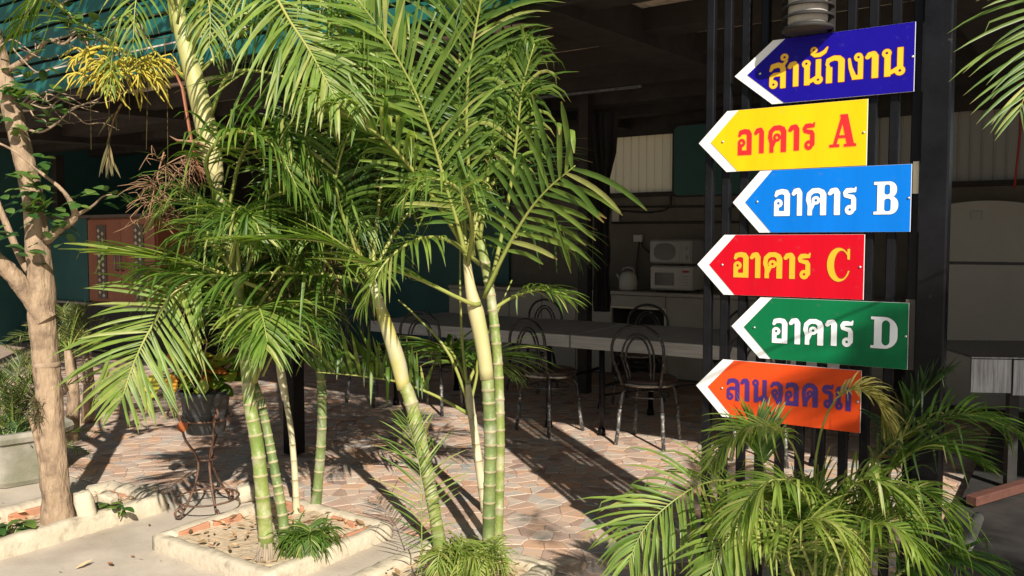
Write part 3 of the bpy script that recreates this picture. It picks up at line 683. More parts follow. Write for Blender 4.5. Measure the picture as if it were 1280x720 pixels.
# ---- lettering: signed-distance shapes turned into contour meshes
def S(pts, r):
    def f(X, Y):
        d = np.full(X.shape, 1e9); m = len(pts)
        rr = r if isinstance(r, (list, tuple)) else [r] * m
        for i in range(m - 1):
            (x0, y0), (x1, y1) = pts[i], pts[i + 1]; dx, dy = x1 - x0, y1 - y0; L2 = dx * dx + dy * dy + 1e-9
            tt = np.clip(((X - x0) * dx + (Y - y0) * dy) / L2, 0, 1)
            d = np.minimum(d, np.hypot(X - x0 - tt * dx, Y - y0 - tt * dy) - (rr[i] + (rr[i + 1] - rr[i]) * tt))
        return d
    return f
def Rc(x0, y0, x1, y1, rd=1.5):
    def f(X, Y):
        qx = np.abs(X - (x0 + x1) / 2) - (x1 - x0) / 2 + rd; qy = np.abs(Y - (y0 + y1) / 2) - (y1 - y0) / 2 + rd
        return np.hypot(np.maximum(qx, 0), np.maximum(qy, 0)) + np.minimum(np.maximum(qx, qy), 0) - rd
    return f
def Ci(x, y, r): return lambda X, Y: np.hypot(X - x, Y - y) - r
def El(x, y, a, b): return lambda X, Y: (np.hypot((X - x) / a, (Y - y) / b) - 1) * min(a, b)
def HP(nx, ny, d): return lambda X, Y: X * nx + Y * ny - d
AA = dict(w=37, p=[S([(5, 79), (12, 88), (22, 89), (28, 80)], [7, 9, 10, 9]), Rc(18, 0, 37, 84)], n=[])
TH_ = {
 'o': dict(w=60, p=[S([(8, 76), (14, 87), (30, 90), (44, 87), (49, 78)], [6, 9, 9.5, 10, 10.5]), Rc(39, 0, 60, 80), Rc(1, 0, 60, 18), Rc(1, 0, 19, 42), Ci(17, 47, 16)], n=[Ci(17, 47, 5)]),
 'a': AA,
 'k': dict(w=76, p=[S([(17, 8), (16, 38), (10, 58), (13, 78), (27, 90), (47, 91), (61, 84), (65, 74)], [8, 8, 8.5, 8.5, 9, 9, 10, 11]), Rc(8, 0, 25, 20), Rc(54, 0, 76, 76), Ci(38, 55, 15.5), S([(30, 44), (20, 24)], [6, 7])], n=[Ci(38, 55, 5)]),
 'r': dict(w=50, p=[S([(47, 97), (43, 86)], [3, 6]), S([(43, 87), (30, 88), (15, 87), (8, 79), (10, 70), (24, 66), (36, 64), (40, 56), (40, 22)], [6, 8.5, 8.5, 7.5, 7, 7.5, 8, 9, 9.5]), Ci(26, 18, 17.5)], n=[Ci(26, 19, 5)]),
 'l': dict(w=62, p=[S([(6, 72), (14, 86), (34, 90), (48, 85), (53, 74)], [5, 9, 9, 9.5, 9.5]), Rc(43, 0, 63, 76), S([(8, 20), (9, 46), (20, 54), (46, 54)], [7, 7, 7, 7]), Ci(17, 17, 16)], n=[Ci(17, 17, 5)]),
 's': dict(w=64, p=[S([(6, 72), (14, 86), (34, 90), (48, 85), (53, 74)], [5, 9, 9, 9.5, 9.5]), Rc(43, 0, 63, 76), S([(8, 20), (9, 46), (20, 54), (46, 54)], [7, 7, 7, 7]), Ci(17, 17, 16), S([(50, 84), (66, 103)], [7, 4])], n=[Ci(17, 17, 5)]),
 'am': dict(w=37, p=AA['p'] + [Ci(-14, 120, 14)], n=[Ci(-14, 120, 5)]),
 'n': dict(w=76, p=[Ci(16, 83, 15.5), Rc(9, 0, 29, 84), S([(20, 10), (40, 18), (60, 30)], [8, 7, 7]), Rc(51, 16, 70, 99), Ci(60, 17, 17)], n=[Ci(16, 84, 5), Ci(60, 17, 5)]),
 'an': dict(w=76, p=[Ci(16, 83, 15.5), Rc(9, 0, 29, 84), S([(20, 10), (40, 18), (60, 30)], [8, 7, 7]), Rc(51, 16, 70, 96), Ci(60, 17, 17), Ci(43, 133, 12.5), S([(36, 120), (48, 112), (66, 113), (82, 122), (92, 138)], [5, 7, 8, 7, 3])], n=[Ci(16, 84, 5), Ci(60, 17, 5), Ci(43, 134, 4.5)]),
 'g': dict(w=70, p=[Rc(4, 0, 26, 58), S([(12, 60), (7, 70), (12, 84), (32, 91), (50, 88), (59, 78)], [6, 5.5, 8, 8.5, 9.5, 11]), Rc(48, 0, 70, 78)], n=[]),
 'ng': dict(w=57, p=[Ci(39, 83, 16), Rc(38, 0, 57, 84), S([(5, 78), (10, 46), (22, 14)], [5, 7, 9]), Rc(16, 0, 57, 16)], n=[Ci(39, 83, 5)]),
 'j': dict(w=56, p=[S([(5, 76), (15, 89), (33, 91), (46, 81), (47, 50), (44, 10)], [5, 8, 8.5, 9.5, 9.5, 9]), Ci(20, 50, 15), S([(15, 40), (38, 6)], [7, 8])], n=[Ci(20, 50, 5)]),
 'd': dict(w=70, p=[S([(14, 8), (10, 40), (8, 60), (14, 80), (28, 91), (46, 90), (58, 80), (60, 70)], [8, 8, 8, 8.5, 9, 9, 10, 10.5]), Rc(49, 0, 71, 74), Rc(6, 0, 24, 20), Ci(36, 55, 14.5), S([(30, 42), (18, 20)], [6, 7])], n=[Ci(36, 55, 5)]),
 't': dict(w=70, p=[S([(14, 58), (8, 70), (14, 84), (32, 91), (50, 88), (59, 78)], [7, 5.5, 8, 8.5, 9.5, 11]), Rc(48, 0, 70, 78), Rc(8, 16, 25, 60), Ci(18, 17, 16)], n=[Ci(18, 17, 5)]),
 'A': dict(w=84, p=[S([(42, 96), (16, 4)], 5.5), S([(46, 96), (67, 4)], 11), Rc(33, 92, 57, 100), Rc(22, 27, 62, 36), Rc(0, 0, 32, 9), Rc(46, 0, 84, 9)], n=[HP(0, -1, .0), HP(0, 1, 100)], clip=True),
 'B': dict(w=76, p=[Rc(11, 0, 34, 100), Rc(0, 0, 44, 9), Rc(0, 91, 44, 100), Rc(20, 50, 71, 100, 23), Rc(20, 0, 76, 56, 26), Rc(12, 0, 46, 100)], n=[Rc(33, 60, 50, 91, 7), Rc(33, 9, 53, 48, 8)]),
 'C': dict(w=76, p=[El(38, 50, 38, 51)], n=[El(47, 50, 24, 43), Rc(52, 32, 100, 66, 1), HP(-.0, 0, 1)], post=[Rc(66, 66, 74, 98, 2)]),
 'D': dict(w=80, p=[Rc(10, 0, 34, 100), Rc(0, 0, 44, 9), Rc(0, 91, 44, 100), Rc(12, 0, 80, 100, 40), Rc(12, 0, 44, 100)], n=[Rc(33, 10, 57, 90, 14)]),
}
GM = {}
def glyph_mesh(key, grow=0.0, unit=.001):
    kk = (key, grow)
    if kk in GM: return GM[kk]
    g_ = TH_[key]; st = 1.7
    xs = np.arange(-34, 104, st); ys = np.arange(-8, 152 if key in ('am', 'an') else 112, st)
    Xg, Yg = np.meshgrid(xs, ys)
    d = np.full(Xg.shape, 1e9)
    for f in g_['p']: d = np.minimum(d, f(Xg, Yg))
    if g_.get('clip'): d = np.maximum(d, np.maximum(-Yg, Yg - 100))
    else:
        for f in g_['n']:
            d = np.maximum(d, -f(Xg, Yg)) if key != 'C' or f is not g_['n'][-1] else d
    for f in g_.get('post', []): d = np.minimum(d, f(Xg, Yg))
    d = d - grow; mb = MB(); vid = {}; V_ = []
    def vert(k, x, y):
        if k not in vid: vid[k] = len(V_); V_.append((x, y))
        return vid[k]
    F_ = []; ny, nx_ = d.shape
    for j in range(ny - 1):
        i = 0
        while i < nx_ - 1:
            c = (d[j, i], d[j, i + 1], d[j + 1, i + 1], d[j + 1, i])
            ins = [q < 0 for q in c]
            if all(ins):
                i2 = i
                while i2 + 1 < nx_ - 1 and d[j, i2 + 2] < 0 and d[j + 1, i2 + 2] < 0: i2 += 1
                F_.append([vert(('c', j, i), xs[i], ys[j]), vert(('c', j, i2 + 1), xs[i2 + 1], ys[j]), vert(('c', j + 1, i2 + 1), xs[i2 + 1], ys[j + 1]), vert(('c', j + 1, i), xs[i], ys[j + 1])])
                i = i2 + 1; continue
            if any(ins):
                P4 = [(i, j), (i + 1, j), (i + 1, j + 1), (i, j + 1)]; poly = []
                for q in range(4):
                    a, b = q, (q + 1) % 4
                    if ins[a]: poly.append(vert(('c', P4[a][1], P4[a][0]), xs[P4[a][0]], ys[P4[a][1]]))
                    if ins[a] != ins[b]:
                        tt = c[a] / (c[a] - c[b]); x = xs[P4[a][0]] + (xs[P4[b][0]] - xs[P4[a][0]]) * tt; y = ys[P4[a][1]] + (ys[P4[b][1]] - ys[P4[a][1]]) * tt
                        poly.append(vert(('e',) + tuple(sorted((P4[a], P4[b]))), x, y))
                if len(poly) >= 3: F_.append(poly)
            i += 1
    GM[kk] = (V_, F_); return GM[kk]
GMESH = {}
def put_glyph(key, sign_o, x, z, h, wscale, mt, me_, slope=0.0):
    """x,z baseline-left in the sign's local frame (x along the sign, z up), h = height in metres of 100 units"""
    w_ = TH_[key]['w']; 
    for grow, m_, off, nm in ((0.0, mt, .0062, 'letter'), (2.0, me_, .0056, 'letter_outline')):
        k2 = (key, grow, m_)
        if k2 not in GMESH:
            V_, F_ = glyph_mesh(key, grow); mb = MB(); mb.add([(a / 100, 0, b / 100) for a, b in V_], F_); GMESH[k2] = make_mesh(nm, mb, LM[m_])
        o = bpy.data.objects.new(nm, GMESH[k2]); COL.objects.link(o); o.parent = sign_o
        o.location = (x, -off, z); o.scale = (h * wscale, 1, h)
# signs: local frame at the tip, x along +u
def sign(tip, left, right, zc, h, colk, txt, lat, lm, lo, label, screws, tz=0.0):
    """tip,left,right in s; zc centre height"""
    t = thing('arrow_sign', label, 'sign', FP(tip, zc, .034), ROTB, 'arrow signs fixed one above another on the black bars')
    c = left - tip; r_ = right - tip; H2 = h / 2
    mb = MB(); mb.prism([(0, 0), (c, -H2), (r_, -H2 - tz), (r_, H2 - tz), (c, H2)], -.003, .003, FX); bd = obj('board', mb, M['white'], t, label='white arrow-shaped backing board')
    bw = .047
    mb = MB(); mb.prism([(bw, 0), (c + .043, -H2 + .0005), (r_ - .001, -H2 - tz + .0005), (r_ - .001, H2 - tz - .0005), (c + .043, H2 - .0005)], .0036, .0048, FX); obj('colour_face', mb, SG[colk], t)
    for (sx, sz) in screws:
        mb = MB(); mb.lathe([(0, 0), (.0050, 0), (.0042, .003), (0, .0042)], (0, 0, 0), 10); so = obj('screw', mb, M['screw'], t); so.location = (sx - tip, -.0049, sz); so.rotation_euler = (R(90), 0, 0)
    for key, x, z, hh, ws in txt: put_glyph(key, t, x - tip, z, hh, ws, lm, lo)
    for key, x, z, hh, ws in lat: put_glyph(key, t, x - tip, z, hh, ws, lm, lo)
    return t
def fsz(px, py):
    r = ray(px, py); A_ = FA - VX * .034; t_ = A_.dot(VX) / r.dot(VX); p = r * t_; return ((Vector((p.x, p.y, 0)) - Vector((FA.x, FA.y, 0))).dot(UX), CAMH + (r * t_).z)
def letters(boxes, zc, src):
    """boxes: (key, x0, y_base, x1, height_px at that spot) in zoomed pixels; src: (ox, oy, k)"""
    ox, oy, k = src; out = []
    for key, x0, x1, yb, yt in boxes:
        s0, z0 = fsz(ox + x0 / k, oy + yb / k); s1, _ = fsz(ox + x1 / k, oy + yb / k); _, z1 = fsz(ox + x0 / k, oy + yt / k)
        hh = z1 - z0; out.append((key, s0, z0 - zc, hh, (s1 - s0) / (TH_[key]['w'] / 100 * hh)))
    return out
k1_ = (910, 20, 5.12)
zc1 = 2.046
sign(.112, .250, .712, zc1, .224, 'navy', letters([('s', 265, 372, 472, 306), ('am', 386, 452, 457, 296), ('an', 474, 606, 448, 285), ('g', 622, 746, 434, 262), ('ng', 768, 865, 413, 245), ('a', 882, 962, 404, 232), ('n', 984, 1132, 393, 215)], zc1, k1_), [],
     'gold', 'e_rust', 'topmost navy blue arrow sign with yellow Thai lettering, right under the lamp', [(fsz(910 + 208 / 5.12, 20 + 388 / 5.12)[0], -.0), (fsz(910 + 1181 / 5.12, 96)[0], .0)])
k2_ = (870, 115, 5.565); zc2 = 1.812
ak = lambda a, b, c_, d, e: [('o',) + a, ('a',) + b, ('k',) + c_, ('a',) + d, ('r',) + e]
sign(-.022, .086, .572, zc2, .222, 'yellow', letters(ak((292, 390, 443, 262), (410, 475, 430, 250), (500, 630, 425, 238), (647, 720, 412, 228), (742, 828, 408, 216)), zc2, k2_), letters([('A', 930, 1116, 388, 164)], zc2, k2_),
     'red', 'e_orange', 'yellow arrow sign with red Thai lettering and a red letter A, second from the top', [(fsz(870 + 190 / 5.565, 182)[0], .0), (fsz(870 + 1170 / 5.565, 166)[0], .0)])
zc3 = 1.588
sign(.112, .212, .712, zc3, .222, 'blue', letters(ak((295, 398, 385, 213), (412, 476, 383, 205), (497, 630, 381, 208), (643, 718, 379, 203), (735, 822, 378, 200)), zc3, (910, 195, 5.12)), letters([('B', 932, 1090, 375, 167)], zc3, (910, 195, 5.12)),
     'white', 'e_blue', 'bright blue arrow sign with white Thai lettering and letter B, third from the top', [(fsz(910 + 190 / 5.12, 252)[0], .0), (fsz(910 + 1160 / 5.12, 247)[0], .0)])
zc4 = 1.358
sign(-.022, .082, .572, zc4, .222, 'red', letters(ak((262, 368, 342, 166), (380, 450, 346, 167), (466, 602, 348, 168), (614, 690, 352, 170), (708, 797, 356, 172)), zc4, (870, 285, 5.565)), letters([('C', 912, 1074, 368, 140)], zc4, (870, 285, 5.565)),
     'amber', 'e_dark', 'red arrow sign with orange-yellow Thai lettering and a letter C, fourth from the top', [(fsz(870 + 186 / 5.565, 331)[0], .0), (fsz(870 + 1144 / 5.565, 332)[0], .0)])
zc5 = 1.131
sign(.114, .220, .715, zc5, .222, 'green', letters(ak((282, 382, 323, 162), (394, 464, 330, 163), (480, 612, 334, 168), (625, 698, 340, 172), (717, 802, 348, 177)), zc5, (910, 365, 5.12)), letters([('D', 913, 1085, 356, 155)], zc5, (910, 365, 5.12)),
     'white', 'e_green', 'green arrow sign with white Thai lettering and a white letter D, second from the bottom', [(fsz(910 + 172 / 5.12, 408)[0], .0), (fsz(910 + 1140 / 5.12, 417)[0], .0)])
zc6 = .896
sign(-.021, .083, .572, zc6, .216, 'orange', letters([('l', 225, 318, 374, 212), ('a', 330, 390, 382, 216), ('n', 412, 524, 390, 222), ('j', 543, 632, 400, 238), ('o', 650, 748, 412, 244), ('d', 772, 886, 420, 250), ('r', 918, 998, 432, 258), ('t', 1012, 1128, 446, 266)], zc6, (870, 435, 5.82)), [],
     'purple', 'e_purple', 'orange arrow sign with purple Thai lettering, lowest of the six, partly behind palm leaves', [(fsz(870 + 193 / 5.82, 482)[0], .0), (fsz(870 + 1180 / 5.82, 496)[0], .0)])

# ------------------------------------------------------------------ planters, pots, soil
def kerb(name, s0, s1, va, vb, label, w_=.085, h_=.085, rot=0.0):
    t = thing(name, label, 'planter', B((s0 + s1) / 2, (va + vb) / 2), ROTB, 'square concrete-edged planting beds'); a, b = (s1 - s0) / 2, (vb - va) / 2
    prof = [(0, -.01), (0, h_ * .8), (w_ * .14, h_ * .97), (w_ * .35, h_), (w_ * .7, h_ * .98), (w_ * .92, h_ * .85), (w_, h_ * .6), (w_, -.01)]
    cs = [(-a, -b), (a, -b), (a, b), (-a, b)]; path = []; N_ = 16
    for i in range(4):
        x0, y0 = cs[i]; x1, y1 = cs[(i + 1) % 4]
        for k in range(N_):
            f = k / N_; path.append((x0 + (x1 - x0) * f, y0 + (y1 - y0) * f))
    # inward normal by scaling towards centre (mitred)
    vs = []; rr = random.Random(len(label)); m = len(path)
    for (x, y) in path:
        jit = (rr.uniform(-.005, .005), rr.uniform(-.005, .004))
        for d, z in prof:
            fx = (a - d) / a; fy = (b - d) / b
            xx = max(-a + d, min(a - d, x)); yy = max(-b + d, min(b - d, y))
            # round the outer corners
            ex = a - abs(xx); ey = b - abs(yy); rc = .05
            q = max(0, (rc - (ex - d)) ) ; p_ = max(0, (rc - (ey - d)))
            if q > 0 and p_ > 0:
                sh = .18 * min(q, p_); xx -= math.copysign(sh, xx); yy -= math.copysign(sh, yy)
            vs.append((xx + jit[0], yy + jit[0] * .6, z + jit[1] * (z > 0)))
    n_ = len(prof)
    mb = MB(); mb.add(vs, [(i * n_ + k, ((i + 1) % m) * n_ + k, ((i + 1) % m) * n_ + k + 1, i * n_ + k + 1) for i in range(m) for k in range(n_ - 1)], smooth=True)
    obj('kerb', mb, M['concrete'], t)
    # brick lining just inside the kerb
    for (x0, y0, x1, y1) in ((-a + w_, -b + w_, -a + w_, b - w_), (-a + w_, b - w_, a - w_, b - w_), (a - w_, b - w_, a - w_, -b + w_)):
        L_ = math.hypot(x1 - x0, y1 - y0); nb = int(L_ / .19); dxx, dyy = (x1 - x0) / L_, (y1 - y0) / L_
        for i in range(nb):
            if rr.random() < .35 or h_ < .06: continue
            c = .5 * .19 + i * .19 + .02; nxx, nyy = dyy, -dxx
            mb = MB(); mb.box((0, 0, 0), (.165, .022, .06), bev=.005); o = obj('brick', mb, M['brick'], t)
            o.location = (x0 + dxx * c + nxx * .008, y0 + dyy * c + nyy * .008, .035 + rr.uniform(-.012, .012)); o.rotation_euler = (rr.uniform(-.1, .1), rr.uniform(-.05, .05), math.atan2(dyy, dxx))
    # soil
    mb = MB(); NG = 14; vs = []
    for j in range(NG):
        for i in range(NG):
            x = (-a + w_ * .6) + (2 * a - 1.2 * w_) * i / (NG - 1); y = (-b + w_ * .6) + (2 * b - 1.2 * w_) * j / (NG - 1)
            vs.append((x, y, .028 + .012 * rr.random() + .016 * math.sin(x * 9 + y * 5)))
    mb.add(vs, [(j * NG + i, j * NG + i + 1, (j + 1) * NG + i + 1, (j + 1) * NG + i) for j in range(NG - 1) for i in range(NG - 1)], smooth=True); so = obj('soil', mb, M['soil'], t); so.location.z = -.02 if h_ < .06 else 0
    mb = MB()
    for i in range(150):
        x = rr.uniform(-a + w_, a - w_); y = rr.uniform(-b + w_, b - w_); litter_leaf(mb, Vector((x, y, .045 + rr.random() * .02 - (.02 if h_ < .06 else 0))), rr, rr.uniform(.008, .028))
    obj('dry_leaf_litter', mb, M['litter'], t, kind='stuff')
    return t
def litter_leaf(mb, c, rr, L_):
    an = rr.uniform(0, 6.28); d = Vector((math.cos(an), math.sin(an), rr.uniform(-.25, .25))); s = Vector((-math.sin(an), math.cos(an), rr.uniform(-.4, .4))); w_ = L_ * rr.uniform(.25, .5); up = Vector((0, 0, 1))
    vs = [c - d * L_, c - d * .3 * L_ + s * w_ + up * .2 * w_, c + d * .4 * L_ + s * w_ * .8 + up * .5 * w_, c + d * L_ + up * L_ * .2, c + d * .4 * L_ - s * w_ * .8 + up * .4 * w_, c - d * .3 * L_ - s * w_ + up * .3 * w_, c - up * .05 * L_]
    mb.add(vs, [(0, 1, 6), (1, 2, 6), (2, 3, 6), (3, 4, 6), (4, 5, 6), (5, 0, 6)], var=rr.random())
pl1 = kerb('planter_bed', -4.56, -4.02, 1.55, 2.66, 'concrete-edged bed round the grey-brown leaning tree trunk at the left')
pl2 = kerb('planter_bed', -3.58, -2.74, 2.26, 3.04, 'square concrete-edged bed with orange brick lining round the left palm stems', w_=.072, h_=.068)
pl3 = kerb('planter_bed', -2.52, -1.84, 2.36, 3.10, 'concrete-edged bed at the foot of the leaning right palm stems', h_=.04)
# old concrete pot at the far left
t = thing('concrete_pot', 'large faceted weathered concrete pot at the left edge of the picture', 'planter', B(-5.36, 2.5), 0.35)
mb = MB(); mb.lathe([(.25, 0), (.27, .03), (.30, .26), (.325, .27), (.335, .30), (.325, .325), (.29, .325), (.28, .27), (0, .27)], (0, 0, 0), 8, smooth=False); obj('body', mb, M['pot_concrete'], t)
mb = MB(); mb.lathe([(0, .285), (.28, .28)], (0, 0, 0), 8); obj('soil', mb, M['soil'], t)
# broken concrete block and small leafy weed in bed 1
def rough_block(c, size, seed, m, name, label, cat, rot=(0, 0, 0)):
    rr = random.Random(seed); mb = MB(); nx_, ny_, nz_ = 4, 4, 4; vs = []; fs = []; idx = {}
    def vid(i, j, k):
        if (i, j, k) not in idx:
            x, y, z = (i / nx_ - .5), (j / ny_ - .5), k / nz_
            rd = .86 if (abs(x) > .4) + (abs(y) > .4) + (z < .1 or z > .9) > 1 else 1
            idx[(i, j, k)] = len(vs); vs.append(Vector((x * size[0] * rd, y * size[1] * rd, z * size[2])) + Vector([rr.uniform(-.006, .006) for _ in range(3)]))
        return idx[(i, j, k)]
    for a in range(4):
        for b in range(4):
            fs += [(vid(a, b, 0), vid(a, b + 1, 0), vid(a + 1, b + 1, 0), vid(a + 1, b, 0)), (vid(a, b, 4), vid(a + 1, b, 4), vid(a + 1, b + 1, 4), vid(a, b + 1, 4)),
                   (vid(a, 0, b), vid(a + 1, 0, b), vid(a + 1, 0, b + 1), vid(a, 0, b + 1)), (vid(a, 4, b), vid(a, 4, b + 1), vid(a + 1, 4, b + 1), vid(a + 1, 4, b)),
                   (vid(0, a, b), vid(0, a, b + 1), vid(0, a + 1, b + 1), vid(0, a + 1, b)), (vid(4, a, b), vid(4, a + 1, b), vid(4, a + 1, b + 1), vid(4, a, b + 1))]
    mb.add(vs, fs, smooth=True); o = obj(name, mb, m); o.location = c; o.rotation_euler = rot; return tag(o, label, cat)
rough_block(G(112, 655, .03), (.085, .07, .17), 1, M['concrete'], 'concrete_block', 'upright broken pale concrete block beside the tree trunk', 'block', (0, -.18, .5))
rough_block(G(135, 641, .03), (.10, .07, .05), 5, M['concrete'], 'concrete_lump', 'flat pale concrete lump lying on the bed corner behind the weed', 'block', (.05, .1, -.4)).location += Vector((0, 0, .05))
rough_block(G(178, 622), (.16, .10, .07), 6, M['concrete'], 'concrete_lump', 'rounded pale concrete lump on the back right corner of the tree bed', 'block', (0, 0, .2))
rough_block(G(308, 625), (.10, .11, .085), 8, M['concrete'], 'rock', 'small pale rock behind the left palm bed', 'rock', (0, 0, .4))
def oval_leaf(mb, base, d, L_, w_, n_up, var, fold=.15, droop=.3, seg=5):
    d = d.normalized(); sv = d.cross(n_up).normalized(); vs = []; tp = []; c = base.copy()
    for i in range(seg + 1):
        f = i / seg; wd = w_ * math.sin(math.pi * (f * .93 + .04)) ** .8; u = sv.cross(d)
        vs += [c + sv * wd + u * fold * wd, c.copy(), c - sv * wd + u * fold * wd]; tp += [f * .8] * 3
        dd = (d + Vector((0, 0, -1)) * droop * f); c = c + dd.normalized() * (L_ / seg)
    mb.add(vs, [(3 * i + a, 3 * i + a + 1, 3 * i + a + 4, 3 * i + a + 3) for i in range(seg) for a in (0, 1)], var=var, tip=tp, smooth=True)
def small_plant(c, n_, L_, m, label, seed, spread=.05, name='small_plant', cat='plant', lo=0, hi=1, wr=.3):
    rr = random.Random(seed); t = thing(name, label, cat, c); mb = MB(); st = MB()
    for i in range(n_):
        a = rr.uniform(0, 6.28); b = Vector((rr.uniform(-spread, spread), rr.uniform(-spread, spread), 0)); e = rr.uniform(.2, 1.1)
        top = b + Vector((math.cos(a) * .3 * L_, math.sin(a) * .3 * L_, L_ * rr.uniform(.3, .9))); st.tube([b, top], .003, 4)
        l = MB(); oval_leaf(l, top, Vector((math.cos(a), math.sin(a), math.sin(e) * .5)), L_ * rr.uniform(.7, 1.2), L_ * wr * rr.uniform(.8, 1.2), Vector((0, 0, 1)), rr.uniform(lo, hi), droop=.9); obj('leaf', l, M[m], t)
    obj('stem', st, M['rachis_g'], t); return t
small_plant(G(143, 645, .04), 13, .07, 'leaf_tree', 'low dark green weed with lobed leaves beside the concrete block', 2, .05)
small_plant(G(14, 672, .04), 14, .08, 'leaf_tree', 'small green plant in the tree bed at the lower left edge', 4, .06)

# fallen leaves lying on the pavement
for i, (px, py, vr, lab) in enumerate(((138, 707, 1.0, 'orange-red fallen leaf on the bare pavement at the lower left'), (105, 708, .75, 'pale yellow fallen leaf on the pavement left of the orange-red one'), (298, 640, .7, 'long yellow fallen leaf beside the rock at the left palm bed'))):
    rr = random.Random(i); mb = MB(); litter_leaf(mb, Vector((0, 0, .008)), rr, .038); o = obj('fallen_leaf', mb, M['litter']); o.location = G(px, py, .004); tag(o, lab, 'leaf')
    o.data.attributes['var'].data.foreach_set('value', [vr] * len(o.data.vertices))

rr = random.Random(55); mb = MB()
for i in range(420):
    s = rr.uniform(-5.4, -1.2); v = rr.choice([rr.uniform(1.2, 3.05), rr.gauss(3.05, .05), rr.gauss(2.2, .04)]); q = rr.random()
    c = B(s, v, .006)
    if -4.6 < s < -3.98 and v < 2.7 or -3.6 < s < -2.7 and 2.24 < v < 3.06: continue
    litter_leaf(mb, c, rr, .003 + .012 * q ** 6)
o = obj('ground_debris', mb, M['litter']); o['kind'] = 'stuff'; o['label'] = 'fine leaf crumbs and grit scattered over the pavement and patio edge'; o['category'] = 'debris'
# ------------------------------------------------------------------ palm fronds
def cr(pts, n_):
    P_ = [pts[0] * 2 - pts[1]] + list(pts) + [pts[-1] * 2 - pts[-2]]; out = []; m = len(pts) - 1
    for i in range(n_ + 1):
        u = i / n_ * m; k = min(int(u), m - 1); t = u - k; a, b, c, d = P_[k:k + 4]
        out.append(.5 * ((2 * b) + (c - a) * t + (2 * a - 5 * b + 4 * c - d) * t * t + (3 * b - a - 3 * c + d) * t ** 3))
    return out
NF = [0]
def frond(parent, pts, n_=34, L_=.42, w_=.026, start=.2, droop=.6, lift=.25, ang=(68, 28), roll=0.0, mt='leaf', var=(.3, .8), seed=None, sides=(1, 1), r0=.011, rm='rachis', hook=0.0, tipf=.35, label=None, mid=1.0, seg=6, name='frond', ref=None, blunt=False):
    NF[0] += 1; rr = random.Random(seed if seed is not None else NF[0] * 13); K = 60
    c = cr([Vector(p) for p in pts], K); w_ = w_ * (.74 if blunt else .66); n_ = int(n_ * 1.15)
    mb = MB(); rb = MB(); rb.tube(c[::4], [r0 * (1 - .8 * i / (len(c[::4]) - 1)) for i in range(len(c[::4]))], 6)
    for i in range(n_):
        f = start + (1 - start) * (i + .5) / n_
        x = f * K; k = min(int(x), K - 1); p = c[k].lerp(c[k + 1], x - k); T = (c[min(k + 2, K)] - c[max(k - 1, 0)]).normalized()
        up = Vector(ref).normalized() if ref else Vector((0, 0, 1)); U = up - T * up.dot(T)
        if U.length < .15: U = Vector((0, -1, .3)) - T * Vector((0, -1, .3)).dot(T)
        U.normalize(); U = Matrix.Rotation(R(roll), 3, T) @ U; S_ = T.cross(U)
        u = (f - start) / (1 - start); prof = min(1, .45 + 2.4 * u) * (1 - (1 - tipf) * max(0, (u - .45) / .55) ** 1.5)
        for sg in (-1, 1):
            if rr.random() > sides[0 if sg < 0 else 1]: continue
            a = R(ang[0] + (ang[1] - ang[0]) * u ** 1.3 + rr.uniform(-9, 9)); lf = lift + rr.uniform(-.28, .28)
            D = (T * math.cos(a) + (S_ * sg * math.cos(lf) + U * math.sin(lf)) * math.sin(a)).normalized()
            l = L_ * prof * rr.uniform(.72, 1.1); wv0 = (T - D * T.dot(D)).normalized(); q = p.copy(); vs = []; tp = []
            dr = droop * rr.uniform(.55, 1.5); vv = min(1, max(0, rr.uniform(*var))) if rr.random() > .05 else 1.0; hk = hook * rr.uniform(.6, 1.4); ww = w_ * rr.uniform(.85, 1.12) * (0.75 + .25 * prof)
            brk = rr.random() < .16; bz = rr.randint(2, seg - 1)
            dir_ = D.copy()
            for j in range(seg + 1):
                g_ = j / seg; wd = ww * ((.5, .9, 1, 1, .97, .85, .22) if blunt else (0.34, .8, 1, .97, .8, .5, .04))[int(round(g_ * 6))] * .5
                W = (wv0 - dir_ * wv0.dot(dir_)); W = W.normalized() if W.length > 1e-4 else S_
                nn = dir_.cross(W).normalized(); nn = nn if nn.dot(U) > 0 else -nn
                vs += [q + W * wd + nn * wd * .38, q.copy(), q - W * wd + nn * wd * .38]; tp += [g_ if rr.random() < 2 else g_] * 3
                k_ = dr * (g_ ** 1.4) + hk * max(0, g_ - .35) * 3 + (2.2 if brk and j >= bz else 0)
                dir_ = (D + Vector((0, 0, -1)) * k_).normalized(); q = q + dir_ * (l / seg)
            mb.add(vs, [(3 * j + b, 3 * j + b + 1, 3 * j + b + 4, 3 * j + b + 3) for j in range(seg) for b in (0, 1)], var=vv, tip=tp, smooth=True)
    fo = obj(name, mb, M[mt], parent, world=True, label=label)
    rb_ = obj('rachis', rb, M[rm], None); rb_.parent = fo
    off = parent.location
    for v_ in rb_.data.vertices: v_.co -= off
    return fo
def arc_frond(parent, base, az, el, length, sag, **kw):
    """a frond springing from base at azimuth az (deg, 0 = +x, 90 = away), elevation el, sagging under its weight"""
    d = Vector((math.cos(R(az)) * math.cos(R(el)), math.sin(R(az)) * math.cos(R(el)), math.sin(R(el)))); pts = []
    for i in range(6):
        f = i / 5; pts.append(Vector(base) + d * (length * f) + Vector((0, 0, -1)) * sag * length * f ** 2.2)
    return frond(parent, pts, **kw)
def px(l): return [P(*q) for q in l]
